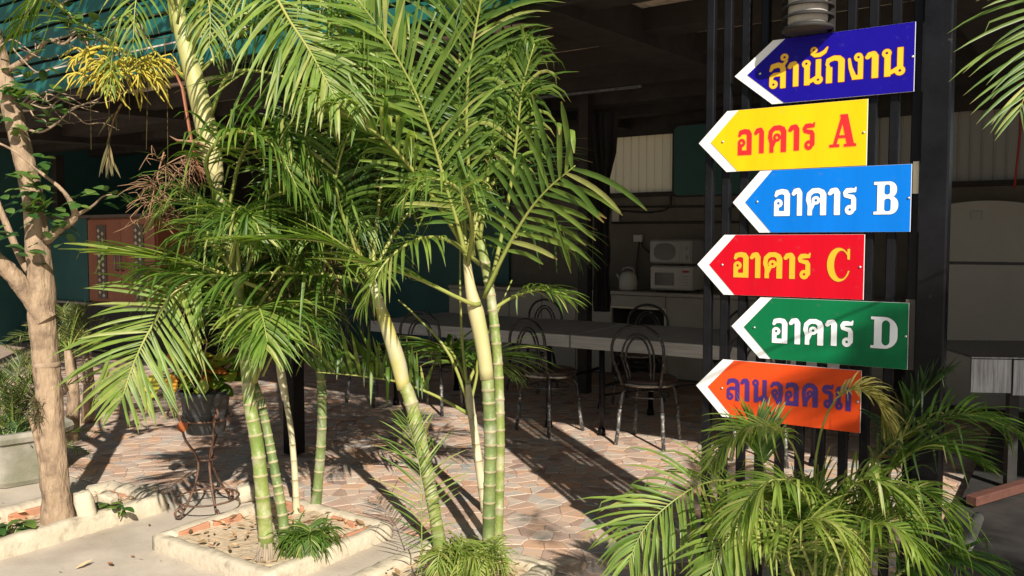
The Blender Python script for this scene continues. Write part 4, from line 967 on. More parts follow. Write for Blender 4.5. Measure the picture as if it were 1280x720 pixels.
def stem(parent, pts, r0, r1, nodes, mt=('stem', 'node'), name='stem', label=None, bump=1.055):
    c = cr([Vector(p) for p in pts], 40); L_ = sum((c[i + 1] - c[i]).length for i in range(40)); acc = [0]
    for i in range(40): acc.append(acc[-1] + (c[i + 1] - c[i]).length)
    def at(d):
        d = max(0, min(L_, d))
        for i in range(40):
            if acc[i + 1] >= d: return c[i].lerp(c[i + 1], (d - acc[i]) / max(1e-9, acc[i + 1] - acc[i]))
        return c[-1]
    ds = []; rr = random.Random(int(r0 * 1e5))
    d = 0.03
    path = [at(0)]; rad = [r0 * 1.35]; mis = []
    while d < L_ - .02:
        f = d / L_; r_ = (r0 + (r1 - r0) * f) * (1 + .2 * max(0, 1 - d / .12)); j = at(d); T = (at(d + .02) - at(d - .02)).normalized() * .0035
        path += [j - T * 1.6, j - T, j + T, j + T * 2]; rad += [r_, r_ * bump, r_ * bump * .985, r_ * .965]; mis += [0, 1, 1, 0]
        md = d + nodes * .5
        if md < L_ - .02: path.append(at(md)); rad.append(r_ * .955); mis.append(0)
        d += nodes * rr.uniform(.62, 1.35) * (1 - .25 * f)
    path.append(at(L_)); rad.append(r1); mis.append(0); mis = mis[:len(path) - 1] + [0] * (len(path) - 1 - len(mis))
    mb = MB(); mb.tube(path, rad, 16, mis=mis); return obj(name, mb, [M[mt[0]], M[mt[1]]], parent, world=True, label=label)
def shaft(parent, pts, rad, m='shaft', name='crownshaft'):
    c = cr([Vector(p) for p in pts], 14); n_ = len(rad); rs_ = []
    for i in range(15):
        u = i / 14 * (n_ - 1); k = min(int(u), n_ - 2); rs_.append(rad[k] + (rad[k + 1] - rad[k]) * (u - k))
    mb = MB(); mb.tube(c, rs_, 16); return obj(name, mb, M[m], parent, world=True)

# ---- left clump
p1 = thing('areca_palm', 'tall areca palm clump with green ringed stems in the square brick-lined bed', 'palm', B(-3.0, 2.7))
stem(p1, px([(335, 712, 3.68), (330, 640, 3.68), (322, 560, 3.7), (312, 500, 3.72), (303, 400, 3.75), (287, 300, 3.78), (270, 225, 3.8)]), .034, .022, .095, ('stem', 'node'))
shaft(p1, px([(270, 228, 3.8), (262, 180, 3.8), (246, 110, 3.8), (230, 50, 3.8), (216, -10, 3.8)]), [.036, .048, .043, .036, .032], 'shaft_pale')
stem(p1, px([(358, 700, 3.72), (354, 650, 3.74), (342, 580, 3.76), (328, 510, 3.8), (318, 480, 3.8)]), .025, .018, .06, ('stem_dk', 'node'))
shaft(p1, px([(318, 484, 3.8), (312, 450, 3.8), (306, 410, 3.8)]), [.019, .023, .014], 'shaft')
stem(p1, px([(371, 652, 4.3), (369, 600, 4.3), (364, 540, 4.3), (357, 498, 4.3)]), .018, .014, .13, ('stem_pale', 'node'))
shaft(p1, px([(357, 500, 4.3), (352, 470, 4.3), (345, 430, 4.3)]), [.018, .022, .014], 'stem_pale')
stem(p1, px([(393, 645, 4.35), (398, 600, 4.35), (402, 540, 4.35), (402, 480, 4.35), (396, 430, 4.35)]), .027, .023, .09, ('stem_dk', 'node'))
shaft(p1, px([(396, 434, 4.35), (390, 400, 4.35), (384, 350, 4.35)]), [.024, .028, .016], 'shaft')
mb = MB()
for i in range(26):                                           # short prop roots at the foot of the thick stem
    a = i * .2417; b0 = G(336, 708) ; r1 = .036; q = random.uniform(.05, .085)
    mb.tube([b0 + Vector((math.cos(a) * r1, math.sin(a) * r1, random.uniform(.07, .12))), b0 + Vector((math.cos(a) * (r1 + .012), math.sin(a) * (r1 + .012), .05)), b0 + Vector((math.cos(a) * q, math.sin(a) * q, .02))], [.006, .007, .005], 5)
obj('prop_roots', mb, M['rootm'], p1, world=True, kind='stuff')
LF = dict(L_=.44, w_=.027)
# hanging frond at the left (sunlit fan)
frond(p1, px([(300, 400, 3.8), (262, 352, 3.7), (222, 362, 3.62), (190, 408, 3.55), (168, 452, 3.5), (152, 500, 3.46)]), 36, .40, .023, start=.26, droop=.45, lift=.05, ang=(76, 30), ref=(.1, -1, .35), var=(.6, .95), label='bright hanging frond at the left')
# long horizontal frond
frond(p1, px([(463, 354, 3.9), (403, 343, 3.8), (320, 341, 3.7), (255, 344, 3.6), (190, 338, 3.55)]), 36, .46, .026, start=.1, droop=1.3, lift=-.1, ang=(72, 35), roll=10, var=(.15, .6), mt='leaf')
# folded broad leaf bundle at far left
frond(p1, px([(330, 362, 3.7), (262, 336, 3.6), (215, 325, 3.55), (166, 318, 3.5)]), 14, .34, .034, start=.25, droop=.15, lift=.15, ang=(24, 10), var=(.55, .9), tipf=.8, blunt=True)
# top left crown of the tall stem
frond(p1, px([(232, 60, 3.8), (262, -30, 3.6), (318, -40, 3.45), (362, 26, 3.35), (392, 72, 3.3), (424, 132, 3.25)]), 42, .40, .022, start=.36, droop=.9, lift=.1, ang=(66, 26), ref=(.1, -1, .8), var=(.6, .95), label='drooping bright frond at the top')
frond(p1, px([(240, 60, 3.8), (300, -60, 3.7), (380, -70, 3.6), (450, 10, 3.5), (490, 90, 3.45)]), 38, .44, .024, start=.3, droop=1.0, lift=.1, var=(.5, .9))
frond(p1, px([(236, 70, 3.85), (300, 20, 4.0), (370, 10, 4.1), (440, 50, 4.2), (490, 120, 4.3)]), 34, .44, .024, start=.25, droop=.8, lift=.1, var=(.2, .6))
frond(p1, px([(262, 150, 3.8), (285, 95, 3.7), (330, 90, 3.6), (385, 110, 3.55), (430, 150, 3.5)]), 30, .42, .018, start=.2, droop=.15, lift=.5, ang=(80, 60), roll=60, var=(.2, .6))
frond(p1, px([(280, 300, 3.85), (300, 200, 3.75), (330, 160, 3.65), (372, 170, 3.6), (410, 220, 3.55)]), 34, .42, .026, start=.2, droop=1.1, lift=.1, var=(.15, .7), hook=.4)
frond(p1, px([(270, 250, 3.8), (258, 200, 3.6), (290, 165, 3.45), (340, 180, 3.4), (372, 235, 3.35)]), 28, .34, .024, start=.2, droop=1.0, lift=.2, var=(.35, .8), hook=.5)
# upper-left fronds over the roof boards
frond(p1, px([(245, 70, 3.85), (205, 95, 3.9), (150, 60, 3.95), (90, 20, 4.0), (40, -30, 4.0)]), 22, .34, .022, start=.45, droop=1.2, lift=.0, var=(.3, .7), sides=(.6, .8), r0=.016)
frond(p1, px([(225, 30, 3.8), (200, -30, 3.7), (140, -60, 3.6), (70, -30, 3.5), (20, 40, 3.45)]), 34, .40, .024, start=.3, droop=1.0, lift=.1, var=(.3, .8))
frond(p1, px([(222, 20, 3.8), (235, -60, 3.9), (200, -130, 4.1), (120, -140, 4.3)]), 30, .5, .026, start=.2, droop=.9, var=(.3, .8))
for i, (bx, by, bY, az, el, ln, sag, v0, v1) in enumerate(((306, 410, 3.8, 10, 60, 1.1, .7, .3, .8), (306, 412, 3.8, 100, 62, 1.0, .6, .1, .5), (306, 412, 3.8, 170, 66, .95, .75, .3, .7), (310, 420, 3.8, -60, 55, .62, .8, .4, .9),
        (345, 430, 4.3, 20, 62, .9, .7, .1, .5), (345, 432, 4.3, 150, 60, .85, .7, .1, .5), (345, 432, 4.3, -80, 66, .8, .6, .3, .8),
        (384, 352, 4.35, 0, 62, 1.2, .6, .1, .6), (384, 352, 4.35, 60, 66, 1.3, .6, .1, .5), (384, 352, 4.35, 150, 60, 1.3, .7, .1, .6), (384, 354, 4.35, -100, 66, 1.0, .7, .3, .8), (384, 352, 4.35, 200, 55, 1.1, .8, .2, .6), (384, 352, 4.35, -40, 58, 1.1, .8, .2, .7), (384, 352, 4.35, 110, 80, 1.4, .3, .1, .6),
        (250, 90, 3.85, 40, 50, 1.5, .7, .2, .6), (250, 90, 3.85, 100, 60, 1.3, .6, .2, .6), (240, 60, 3.8, -30, 70, 1.2, .8, .4, .9))):
    arc_frond(p1, P(bx, by, bY), az, el, ln, sag, n_=24, L_=.38, w_=.023, start=.18, droop=.9, lift=.15, var=(v0, v1), mt='leaf' if v1 > .55 else 'leaf_dark')
for i, (bx, by, bY, az, el, ln, sag, v0, v1) in enumerate(((318, 478, 3.7, 130, 70, .9, .5, .2, .7), (318, 478, 3.7, 20, 70, .85, .55, .2, .7), (318, 478, 3.7, 300, 70, .7, .7, .4, .9),
        (300, 360, 3.65, 200, 68, .7, .7, .2, .7), (300, 360, 3.65, 280, 75, .75, .6, .3, .8), (300, 360, 3.65, 30, 70, .9, .6, .2, .7), (288, 330, 3.6, 320, 70, .7, .8, .3, .8), (300, 300, 3.65, 350, 60, .8, .8, .2, .7))):
    arc_frond(p1, P(bx, by, bY), az, el, ln, sag, n_=28, L_=.30, w_=.019, start=.2, droop=1.0, lift=.15, var=(v0, v1))
rr = random.Random(314)
for i in range(15):                                           # tangle of thin drooping fronds in the middle of the clump
    bx, by, bY = rr.choice([(318, 470, 3.75), (345, 440, 4.1), (384, 380, 4.2), (300, 330, 3.8), (360, 300, 3.9), (420, 330, 4.0)])
    arc_frond(p1, P(bx + rr.uniform(-15, 15), by, bY), rr.uniform(0, 360), rr.uniform(55, 80), rr.uniform(.5, 1.0), rr.uniform(.6, 1.0), n_=rr.randint(14, 22), L_=rr.uniform(.24, .40), w_=.015, start=.2, droop=rr.uniform(1.0, 1.8), hook=rr.uniform(0, .6), lift=.3, ang=(60, 25), var=(rr.uniform(0, .3), rr.uniform(.5, 1)), r0=.006)
for i in range(5):
    arc_frond(p1, P(340 + 25 * i, 330 + 30 * (i % 2), 4.0), 200 + 60 * i, 60, .4, 1.2, n_=10, L_=.2, w_=.016, start=.2, droop=1.8, mt='leaf_dry', var=(.2, 1), r0=.004, rm='inflor_dry', name='dry_frond')
for az, el, ln, sag in ((240, 60, 1.7, .5), (200, 50, 1.7, .5), (160, 55, 1.6, .5), (280, 65, 1.5, .6), (180, 75, 1.5, .4)):   # crown above the picture
    arc_frond(p1, P(216, -10, 3.8), az, el, ln, sag, n_=36, L_=.5, w_=.03, start=.2, droop=.8, var=(.3, .9))
frond(p1, px([(232, 100, 3.8), (190, 60, 3.7), (165, 20, 3.65), (150, 25, 3.6), (140, 70, 3.58), (138, 110, 3.57)]), 12, .17, .016, start=.35, droop=1.4, lift=.1, var=(.5, 1), r0=.006)
frond(p1, px([(216, 40, 3.75), (205, -20, 3.65), (182, -40, 3.6), (170, 0, 3.55), (166, 60, 3.52)]), 14, .24, .016, start=.4, droop=1.6, lift=.1, var=(.3, .9), r0=.006)
frond(p1, px([(222, 30, 3.72), (232, -30, 3.6), (250, -40, 3.5), (262, 10, 3.45), (262, 60, 3.42)]), 18, .26, .016, start=.4, droop=1.4, lift=.1, var=(.4, .95), r0=.006)
# inflorescence, its stalk, dead one and a dry frond
def inflor(parent, root, hub, n_, L_, m, seed, down=.8, name='flower_spray', r=.006, forks=3, kink=0.0, stalk=1.0):
    rr = random.Random(seed); mb = MB(); root = Vector(root); hub = Vector(hub)
    mb.tube(cr([root, root.lerp(hub, .5) + Vector((0, 0, .02)), hub], 8), [(.009 - .0006 * i) * stalk for i in range(9)], 6)
    for i in range(n_):
        a = rr.uniform(0, 6.28); f = rr.uniform(.35, 1.0); b = root.lerp(hub, f); d = Vector((math.cos(a), math.sin(a) * .7, rr.uniform(-.9, .5))).normalized(); l = L_ * rr.uniform(.6, 1.1)
        m1 = b + d * l * .5 + Vector((0, 0, -down * l * .08)); e1 = m1 + (d * .4 + Vector((0, 0, -down))).normalized() * l * .5
        mb.tube(cr([b, m1, e1], 5), [r, r * .95, r * .9, r * .8, r * .7, r * .5], 5)
        for k in range(forks):
            q = b.lerp(m1, rr.uniform(.3, 1)); d2 = (d + Vector((rr.uniform(-.9, .9), rr.uniform(-.9, .9), rr.uniform(-.9, .3)))).normalized(); l2 = l * rr.uniform(.3, .6)
            m2 = q + d2 * l2 * .6 + Vector((rr.uniform(-1, 1), rr.uniform(-1, 1), rr.uniform(-1, 1))) * kink * l2; mb.tube(cr([q, m2, m2 + (d2 * .4 + Vector((rr.uniform(-kink, kink) * 2, 0, -down))).normalized() * l2 * .6], 4), [r * .9, r * .85, r * .8, r * .7, r * .5], 5)
    return obj(name, mb, M[m], parent, world=True)
inflor(p1, P(232, 95, 3.8), P(150, 72, 3.7), 5, .13, 'inflor', 3, name='flower_spray', r=.0045)
inflor(p1, P(190, 70, 3.75), P(158, 92, 3.65), 20, .20, 'inflor', 4, down=.5, r=.0045, kink=.25)
inflor(p1, P(170, 75, 3.72), P(112, 104, 3.62), 16, .19, 'inflor', 5, down=.5, r=.0045, kink=.25)
inflor(p1, P(150, 62, 3.75), P(102, 66, 3.68), 7, .15, 'inflor', 15, down=.3, r=.0045, kink=.25)
inflor(p1, P(262, 190, 3.78), P(200, 210, 3.7), 20, .20, 'inflor_dry', 6, down=.6, name='dead_flower_spray', r=.0020, kink=.5, stalk=.5)
inflor(p1, P(205, 190, 3.75), P(185, 275, 3.7), 24, .18, 'inflor_dry', 7, down=.2, name='dead_flower_spray', r=.0020, kink=.6, stalk=.4)
for q in range(7):
    x0 = 85 + q * 24; mb = MB(); y0 = 20 + 12 * (q % 3); mb.tube(px([(x0, y0, 3.85), (x0 + 4, y0 + 60, 3.86), (x0 + 2 + 3 * (q % 2), y0 + 130 + 25 * (q % 3), 3.85)]), .0018, 4); obj('hanging_fibre', mb, M['leaf_dry'], p1, world=True)
frond(p1, px([(152, 130, 3.75), (142, 150, 3.75), (136, 180, 3.74), (137, 205, 3.74)]), 9, .17, .020, start=.02, droop=.5, lift=0, ang=(30, 12), mt='leaf_dry', var=(0, .9), r0=.005, rm='inflor_dry', name='dry_frond')
mb = MB(); mb.tube(px([(262, 185, 3.74), (244, 178, 3.70), (222, 176, 3.68), (212, 170, 3.68)]), [.008, .022, .016, .003], 8, flat=.4); obj('spathe', mb, M['inflor_dry'], p1, world=True)
mb = MB(); mb.tube(px([(212, 75, 3.74), (228, 110, 3.74), (240, 180, 3.735), (255, 235, 3.735)]), [.006, .012, .012, .004], 8, flat=.5); obj('old_sheath_edge', mb, M['cabinet'], p1, world=True)
# seedling tuft in the left bed
for i in range(11):
    arc_frond(p1, G(376 + (i % 3) * 8, 694, .03), -150 + i * 34, 74, .30 + .04 * (i % 3), .85, n_=16, L_=.15, w_=.012, start=.25, droop=1.2, var=(.3, .7), r0=.004, rm='rachis_g', name='seedling_frond')

# ---- right clump
p2 = thing('areca_palm', 'areca palm clump with leaning yellow-green stems and broad sunlit fronds in the centre', 'palm', B(-2.3, 3.0))
stem(p2, px([(552, 696, 3.8), (543, 640, 3.8), (530, 570, 3.8), (513, 500, 3.8), (505, 482, 3.8)]), .029, .032, .10, ('stem', 'node'))
shaft(p2, px([(505, 486, 3.8), (497, 450, 3.8), (484, 410, 3.8), (474, 378, 3.8), (464, 350, 3.8)]), [.031, .036, .031, .024, .018], 'shaft')
stem(p2, px([(610, 706, 3.72), (611, 640, 3.72), (613, 570, 3.72), (612, 520, 3.72), (609, 470, 3.72)]), .028, .029, .085, ('stem_dk', 'node'))
shaft(p2, px([(609, 474, 3.72), (603, 430, 3.72), (595, 390, 3.72), (588, 360, 3.72), (583, 322, 3.72)]), [.031, .033, .036, .024, .016], 'shaft_pale')
stem(p2, px([(622, 698, 3.8), (624, 620, 3.82), (625, 540, 3.84), (622, 450, 3.86), (612, 360, 3.9), (600, 300, 3.9)]), .022, .024, .10, ('stem', 'node'))
stem(p2, px([(608, 640, 4.4), (600, 590, 4.4), (593, 540, 4.4), (590, 518, 4.4)]), .024, .022, .16, ('stem_pale', 'node'))
shaft(p2, px([(590, 522, 4.4), (587, 500, 4.4), (585, 480, 4.4)]), [.022, .024, .014], 'stem_pale')
for l in ([(588, 510, 4.4), (560, 440, 4.4), (520, 395, 4.42), (498, 375, 4.45)], [(586, 500, 4.4), (578, 430, 4.42), (575, 350, 4.45), (576, 280, 4.5)], [(588, 505, 4.4), (596, 470, 4.42), (600, 440, 4.4), (640, 350, 4.4)]):
    mb = MB(); mb.tube(cr(px(l), 10), [.010 - .0006 * i for i in range(11)], 6); obj('petiole', mb, M['rachis'], p2, world=True)
frond(p2, px([(590, 520, 4.4), (545, 495, 4.35), (500, 478, 4.3), (450, 470, 4.2), (394, 465, 4.1)]), 26, .34, .030, start=.3, droop=.0, lift=.9, ang=(72, 55), roll=0, var=(.2, .7), tipf=.7)
# the big sunlit fronds
frond(p2, px([(585, 335, 3.72), (572, 280, 3.68), (557, 232, 3.62), (527, 133, 3.5), (482, 48, 3.38), (440, -10, 3.3)]), 40, .40, .028, start=.2, droop=.3, lift=.2, ang=(60, 30), ref=(.1, -1, .35), var=(.45, .85), label='big broad frond leaning left over the centre')
frond(p2, px([(575, 300, 3.75), (537, 240, 3.6), (487, 180, 3.45), (440, 147, 3.35), (398, 124, 3.3)]), 28, .33, .028, start=.3, droop=.7, lift=.2, ang=(48, 18), roll=10, var=(.5, .95), hook=.4)
frond(p2, px([(592, 320, 3.8), (586, 220, 3.78), (584, 110, 3.7), (601, 0, 3.6), (615, -80, 3.5)]), 34, .40, .020, start=.3, droop=.7, lift=.3, ang=(55, 30), ref=(.4, -1, .3), var=(.3, .8))
frond(p2, px([(580, 300, 3.9), (574, 210, 3.9), (574, 100, 3.9), (578, 0, 3.9), (590, -90, 3.9)]), 34, .46, .024, start=.25, droop=.7, lift=.3, var=(.2, .7))
# right frond: broad leaflets up and down
frond(p2, px([(604, 372, 3.75), (630, 318, 3.65), (657, 270, 3.55), (685, 236, 3.45), (719, 207, 3.35)]), 13, .345, .034, start=.25, droop=.7, lift=.1, ang=(64, 46), ref=(.1, -1, .2), var=(.4, .8), tipf=1.0, blunt=True, label='right frond with broad upright and hanging leaflets')
frond(p2, px([(615, 350, 3.8), (634, 260, 3.8), (645, 180, 3.75), (653, 110, 3.7), (668, 55, 3.65)]), 24, .34, .026, start=.35, droop=.9, lift=.4, ang=(62, 30), var=(.4, .9), hook=.6)
frond(p2, px([(600, 380, 3.7), (585, 378, 3.65), (520, 347, 3.55), (467, 330, 3.45), (410, 303, 3.4), (323, 297, 3.35)]), 24, .32, .034, start=.3, droop=.35, lift=.1, ang=(22, 8), var=(.5, .85), tipf=.9)
frond(p2, px([(470, 360, 3.8), (440, 300, 3.7), (420, 230, 3.6), (440, 160, 3.55), (480, 130, 3.5)]), 30, .34, .024, start=.25, droop=.9, lift=.2, var=(.2, .7))
frond(p2, px([(612, 390, 3.9), (640, 372, 3.9), (675, 362, 3.85), (705, 372, 3.8)]), 14, .26, .022, start=.3, droop=1.1, lift=.2, ang=(55, 20), var=(.4, .9))
frond(p2, px([(612, 360, 3.9), (640, 300, 4.0), (680, 290, 4.1), (720, 320, 4.2)]), 22, .36, .024, start=.2, droop=1.0, var=(.2, .6), mt='leaf_dark')
frond(p2, px([(600, 330, 3.8), (560, 300, 3.6), (520, 300, 3.45), (480, 330, 3.35), (455, 380, 3.3)]), 20, .26, .022, start=.3, droop=1.3, lift=.1, var=(.5, .9), hook=.5)
frond(p2, px([(585, 330, 3.7), (590, 280, 3.5), (572, 235, 3.3), (530, 225, 3.2), (495, 260, 3.15)]), 24, .25, .020, start=.3, droop=1.2, lift=.1, var=(.3, .8), hook=.5)
for i, (bx, by, bY, az, el, ln, sag, v0, v1) in enumerate(((464, 350, 3.8, 100, 62, 1.2, .6, .1, .5), (464, 350, 3.8, 30, 65, 1.1, .6, .1, .6), (464, 350, 3.8, 160, 55, 1.1, .8, .1, .6), (464, 350, 3.8, 190, 70, 1.2, .6, .3, .8), (464, 350, 3.8, 70, 78, 1.4, .3, .2, .7),
        (583, 322, 3.75, 60, 62, 1.3, .6, .1, .5), (583, 322, 3.75, 100, 72, 1.4, .4, .1, .6), (583, 322, 3.75, 140, 62, 1.3, .6, .1, .5), (583, 322, 3.75, 170, 76, 1.5, .4, .3, .7), (583, 322, 3.75, 10, 78, 1.2, .4, .3, .8),
        (600, 300, 3.9, 120, 60, 1.5, .55, .1, .5), (600, 300, 3.9, 160, 68, 1.6, .5, .2, .6), (600, 300, 3.9, 50, 80, 1.4, .3, .2, .7), (600, 300, 3.9, 185, 50, 1.4, .7, .1, .5),
        (585, 480, 4.4, 60, 50, .5, .7, .2, .6), (585, 480, 4.4, 130, 55, .6, .6, .2, .6))):
    arc_frond(p2, P(bx, by, bY), az, el, ln, sag, n_=25, L_=.42, w_=.023, start=.18, droop=.85, lift=.2, var=(v0, v1), mt='leaf' if v1 > .55 else 'leaf_dark')
# pale upright seedling frond in front, and the bright tuft at the foot
frond(p2, px([(527, 720, 3.4), (527, 650, 3.45), (526, 595, 3.5), (518, 555, 3.55), (508, 522, 3.6)]), 24, .24, .010, start=.1, droop=.35, lift=.2, ang=(60, 30), roll=0, var=(.4, .9), r0=.0035, rm='rachis_g', mt='leaf', name='seedling_frond')
for i in range(20):
    a = i * 37
    arc_frond(p2, G(545 + (i * 23) % 75, 716, .05) + Vector((0, -.04, 0)), a, 66 + (i * 7) % 20, .26 + .06 * (i % 4), .9, n_=16, L_=.14, w_=.011, start=.2, droop=1.2, var=(.7, 1), r0=.004, name='seedling_frond')
# a tall frond reaching up out of frame (its shadow falls on the patio)
for az, el, ln in ((250, 60, 1.5), (310, 62, 1.3), (200, 55, 1.5)):
    arc_frond(p2, P(590, 20, 3.8), az, el, ln, .5, n_=34, L_=.45, w_=.026, start=.2, droop=.8, var=(.4, .9))

# ---- bushy young palm in front of the signs
p3 = thing('young_areca_palm', 'low bushy areca palm with bright arching fronds in front of the lowest arrow signs', 'palm', G(1030, 900))
BY = 2.55
K = dict(n_=34, L_=.235, w_=.0150, r0=.005)
def bf(l, **kw):
    d = dict(K); d.update(kw); return frond(p3, px(l), **d)
base_ = (1040, 812, 2.45)
bf([base_, (975, 680, 2.5), (940, 615, 2.48), (905, 600, 2.45), (868, 609, 2.4), (832, 634, 2.36), (803, 664, 2.33), (786, 702, 2.3)], start=.36, droop=.95, lift=.1, ref=(0, -1, 1.3), L_=.25, var=(.5, .85), label='large frond arching left')
bf([base_, (1010, 700, 2.3), (980, 660, 2.25), (945, 650, 2.2), (916, 666, 2.17), (894, 700, 2.15), (880, 750, 2.12)], start=.3, droop=.9, lift=.1, ref=(0, -1, 1.6), var=(.6, .95), L_=.175)
bf([base_, (1010, 680, 2.4), (1005, 600, 2.42), (985, 548, 2.4), (950, 532, 2.37), (915, 545, 2.35), (890, 580, 2.33)], start=.5, droop=.9, lift=.15, var=(.7, 1), L_=.17, w_=.014)
bf([base_, (1020, 660, 2.5), (1020, 570, 2.5), (1040, 505, 2.47), (1070, 486, 2.44), (1095, 500, 2.42), (1108, 530, 2.4)], start=.55, droop=1.0, lift=.3, var=(.6, 1), L_=.16, w_=.012, mt='leaf_pale')
bf([base_, (990, 680, 2.5), (960, 600, 2.55), (950, 560, 2.6), (945, 530, 2.62)], start=.6, droop=.1, lift=.5, var=(.3, .7), L_=.17, ang=(45, 20))
bf([base_, (1050, 690, 2.45), (1072, 610, 2.45), (1115, 555, 2.42), (1170, 525, 2.38), (1225, 520, 2.35), (1278, 545, 2.3)], start=.4, droop=.9, lift=.2, var=(.2, .6), L_=.26, w_=.015, mt='leaf', label='dark frond arching right')
bf([base_, (1055, 700, 2.4), (1085, 620, 2.35), (1120, 580, 2.3), (1160, 560, 2.26), (1210, 570, 2.22)], start=.4, droop=.5, lift=.1, ang=(35, 15), var=(.2, .6), L_=.24)
bf([base_, (1050, 720, 2.3), (1075, 650, 2.25), (1110, 615, 2.2), (1150, 612, 2.17), (1180, 640, 2.15), (1195, 690, 2.13)], start=.35, droop=1.0, lift=.1, var=(.4, .8), L_=.23)
bf([base_, (1040, 740, 2.2), (1060, 680, 2.12), (1095, 655, 2.05), (1130, 665, 2.0), (1160, 705, 1.97)], start=.3, droop=1.0, lift=.1, var=(.5, .9), L_=.22)
bf([base_, (1020, 730, 2.25), (1020, 660, 2.2), (1000, 610, 2.15), (965, 600, 2.12), (935, 625, 2.1), (915, 660, 2.08)], start=.4, droop=1.0, lift=.1, var=(.6, .95), L_=.18, w_=.014)
bf([base_, (1030, 720, 2.2), (1045, 640, 2.15), (1075, 600, 2.12), (1110, 610, 2.1), (1135, 650, 2.07)], start=.35, droop=1.0, lift=.2, var=(.5, .9), L_=.20)
bf([base_, (1000, 740, 2.15), (985, 690, 2.1), (1000, 655, 2.05), (1030, 650, 2.02), (1058, 680, 2.0), (1070, 720, 1.98)], start=.3, droop=1.0, lift=.1, var=(.7, 1), L_=.18, w_=.014)
bf([base_, (1100, 740, 2.2), (1150, 700, 2.15), (1200, 690, 2.12), (1250, 710, 2.1)], start=.25, droop=.6, lift=.1, var=(.2, .5), L_=.2, mt='leaf_dark')
bf([base_, (1080, 700, 2.5), (1110, 600, 2.55), (1130, 540, 2.57), (1150, 500, 2.55), (1180, 470, 2.5)], start=.45, droop=.4, lift=.3, var=(.1, .5), L_=.2, mt='leaf_dark')
for i in range(16):
    arc_frond(p3, P(1030 + (i * 31) % 60 - 30, 800, 2.45), i * 47, 72 + (i * 5) % 16, .66 + .08 * (i % 4), .5, n_=28, L_=.19, w_=.0135, start=.3, droop=.8, var=(.4, .95) if i % 2 else (.3, .8), mt='leaf', r0=.005)
for i in range(7):
    mb = MB(); o0 = P(1030, 800, 2.45); a = i * .9
    b1 = Vector((o0.x + .06 * math.cos(a), o0.y + .06 * math.sin(a), 0)); mb.tube([b1, b1.lerp(o0, .6) + Vector((0, 0, .0)), o0 + Vector((.05 * math.cos(a), .05 * math.sin(a), 0))], [.016, .014, .010], 8); obj('stem', mb, M['stem'], p3, world=True)
p3.location = p3.location
# ---- palm at the upper right, its stem just outside the picture
p4 = thing('overhanging_palm', 'palm standing just outside the right edge, its yellow-green frond hanging into the upper right corner', 'palm', Vector((1.92, 1.55, 0)))
stem(p4, [Vector((1.92, 1.55, 0)), Vector((1.93, 1.57, 1.0)), Vector((1.95, 1.58, 2.0))], .04, .035, .1)
top4 = Vector((1.96, 1.6, 2.15)); shaft(p4, [Vector((1.95, 1.58, 1.98)), Vector((1.96, 1.6, 2.25))], [.045, .03])
frond(p4, [top4, P(1400, -90, 1.52), P(1352, -50, 1.50), P(1318, 10, 1.50), P(1296, 75, 1.50), P(1274, 140, 1.50)], 26, .175, .0095, r0=.004, start=.3, droop=.6, lift=.1, ang=(72, 28), ref=(0, -1, .6), var=(.35, .85))
for az, el in ((-35, 45), (-5, 50), (15, 45)): arc_frond(p4, top4, az, el, 1.0, .6, n_=30, L_=.4, w_=.022, droop=.8, var=(.3, .9))
p5 = thing('shade_palm', 'areca palm standing behind the viewpoint, shading the lower arrow signs', 'palm', Vector((3.1, -2.0, 0)))
stem(p5, [Vector((3.1, -2.0, 0)), Vector((3.05, -1.98, 1.5)), Vector((2.95, -1.95, 3.0))], .06, .05, .12); top5 = Vector((2.95, -1.95, 3.35)); shaft(p5, [Vector((2.95, -1.95, 2.98)), Vector((2.95, -1.95, 3.4))], [.06, .04])
for i in range(13): arc_frond(p5, top5, i * 29, 30 + (i * 17) % 45, 1.5, .45, n_=36, L_=.5, w_=.03, droop=.9, var=(.3, .9))

# ------------------------------------------------------------------ tree at the left
tr = thing('leaning_tree', 'grey-brown leaning tree with few round leaves and a forked trunk at the left', 'tree', G(75, 664))
from mathutils import noise as mnoise
def limb(pts, rad, name='branch', m='bark', n_=14, wob=.03):
    big = rad[0] > .03; KN = 150 if big else 22; n_ = 32 if big else n_
    c = cr(px(pts), KN); k = len(rad); rs_ = []; rr = random.Random(len(pts) * 7 + int(rad[0] * 1e4)); wob = .012 if big else wob
    for i in range(KN + 1):
        u = i / KN * (k - 1); q = min(int(u), k - 2); rs_.append((rad[q] + (rad[q + 1] - rad[q]) * (u - q)) * rr.uniform(1 - wob, 1 + wob))
    mb = MB(); mb.tube(c, rs_, n_)
    if big:
        out = []
        for j, v_ in enumerate(mb.v):
            p = Vector(v_); q = c[min(j // n_, KN)]; d = (p - q); 
            f = mnoise.noise(p * 9) * .10 + mnoise.noise(Vector((p.x * 42, p.y * 42, p.z * 9))) * .09 + mnoise.noise(Vector((p.x * 90, p.y * 90, p.z * 30))) * .05
            out.append(tuple(q + d * (1 + f)))
        mb.v = out
    return obj(name, mb, M[m], tr, world=True)
limb([(76, 670, 4.14), (70, 620, 4.14), (66, 560, 4.14), (60, 480, 4.14), (53, 400, 4.14), (50, 340, 4.14), (44, 270, 4.14), (34, 215, 4.14), (18, 150, 4.14), (4, 90, 4.14), (-12, 20, 4.14), (-20, -60, 4.14)], [.085, .066, .062, .060, .064, .054, .046, .045, .040, .034, .03], 'trunk', n_=18)
limb([(58, 400, 4.12), (38, 372, 4.1), (14, 342, 4.05), (-12, 318, 4.0), (-40, 280, 3.95)], [.05, .042, .04, .036, .03])
limb([(46, 350, 4.16), (30, 330, 4.18), (12, 290, 4.2), (-6, 245, 4.2), (-20, 190, 4.2)], [.016, .018, .016, .014, .012])
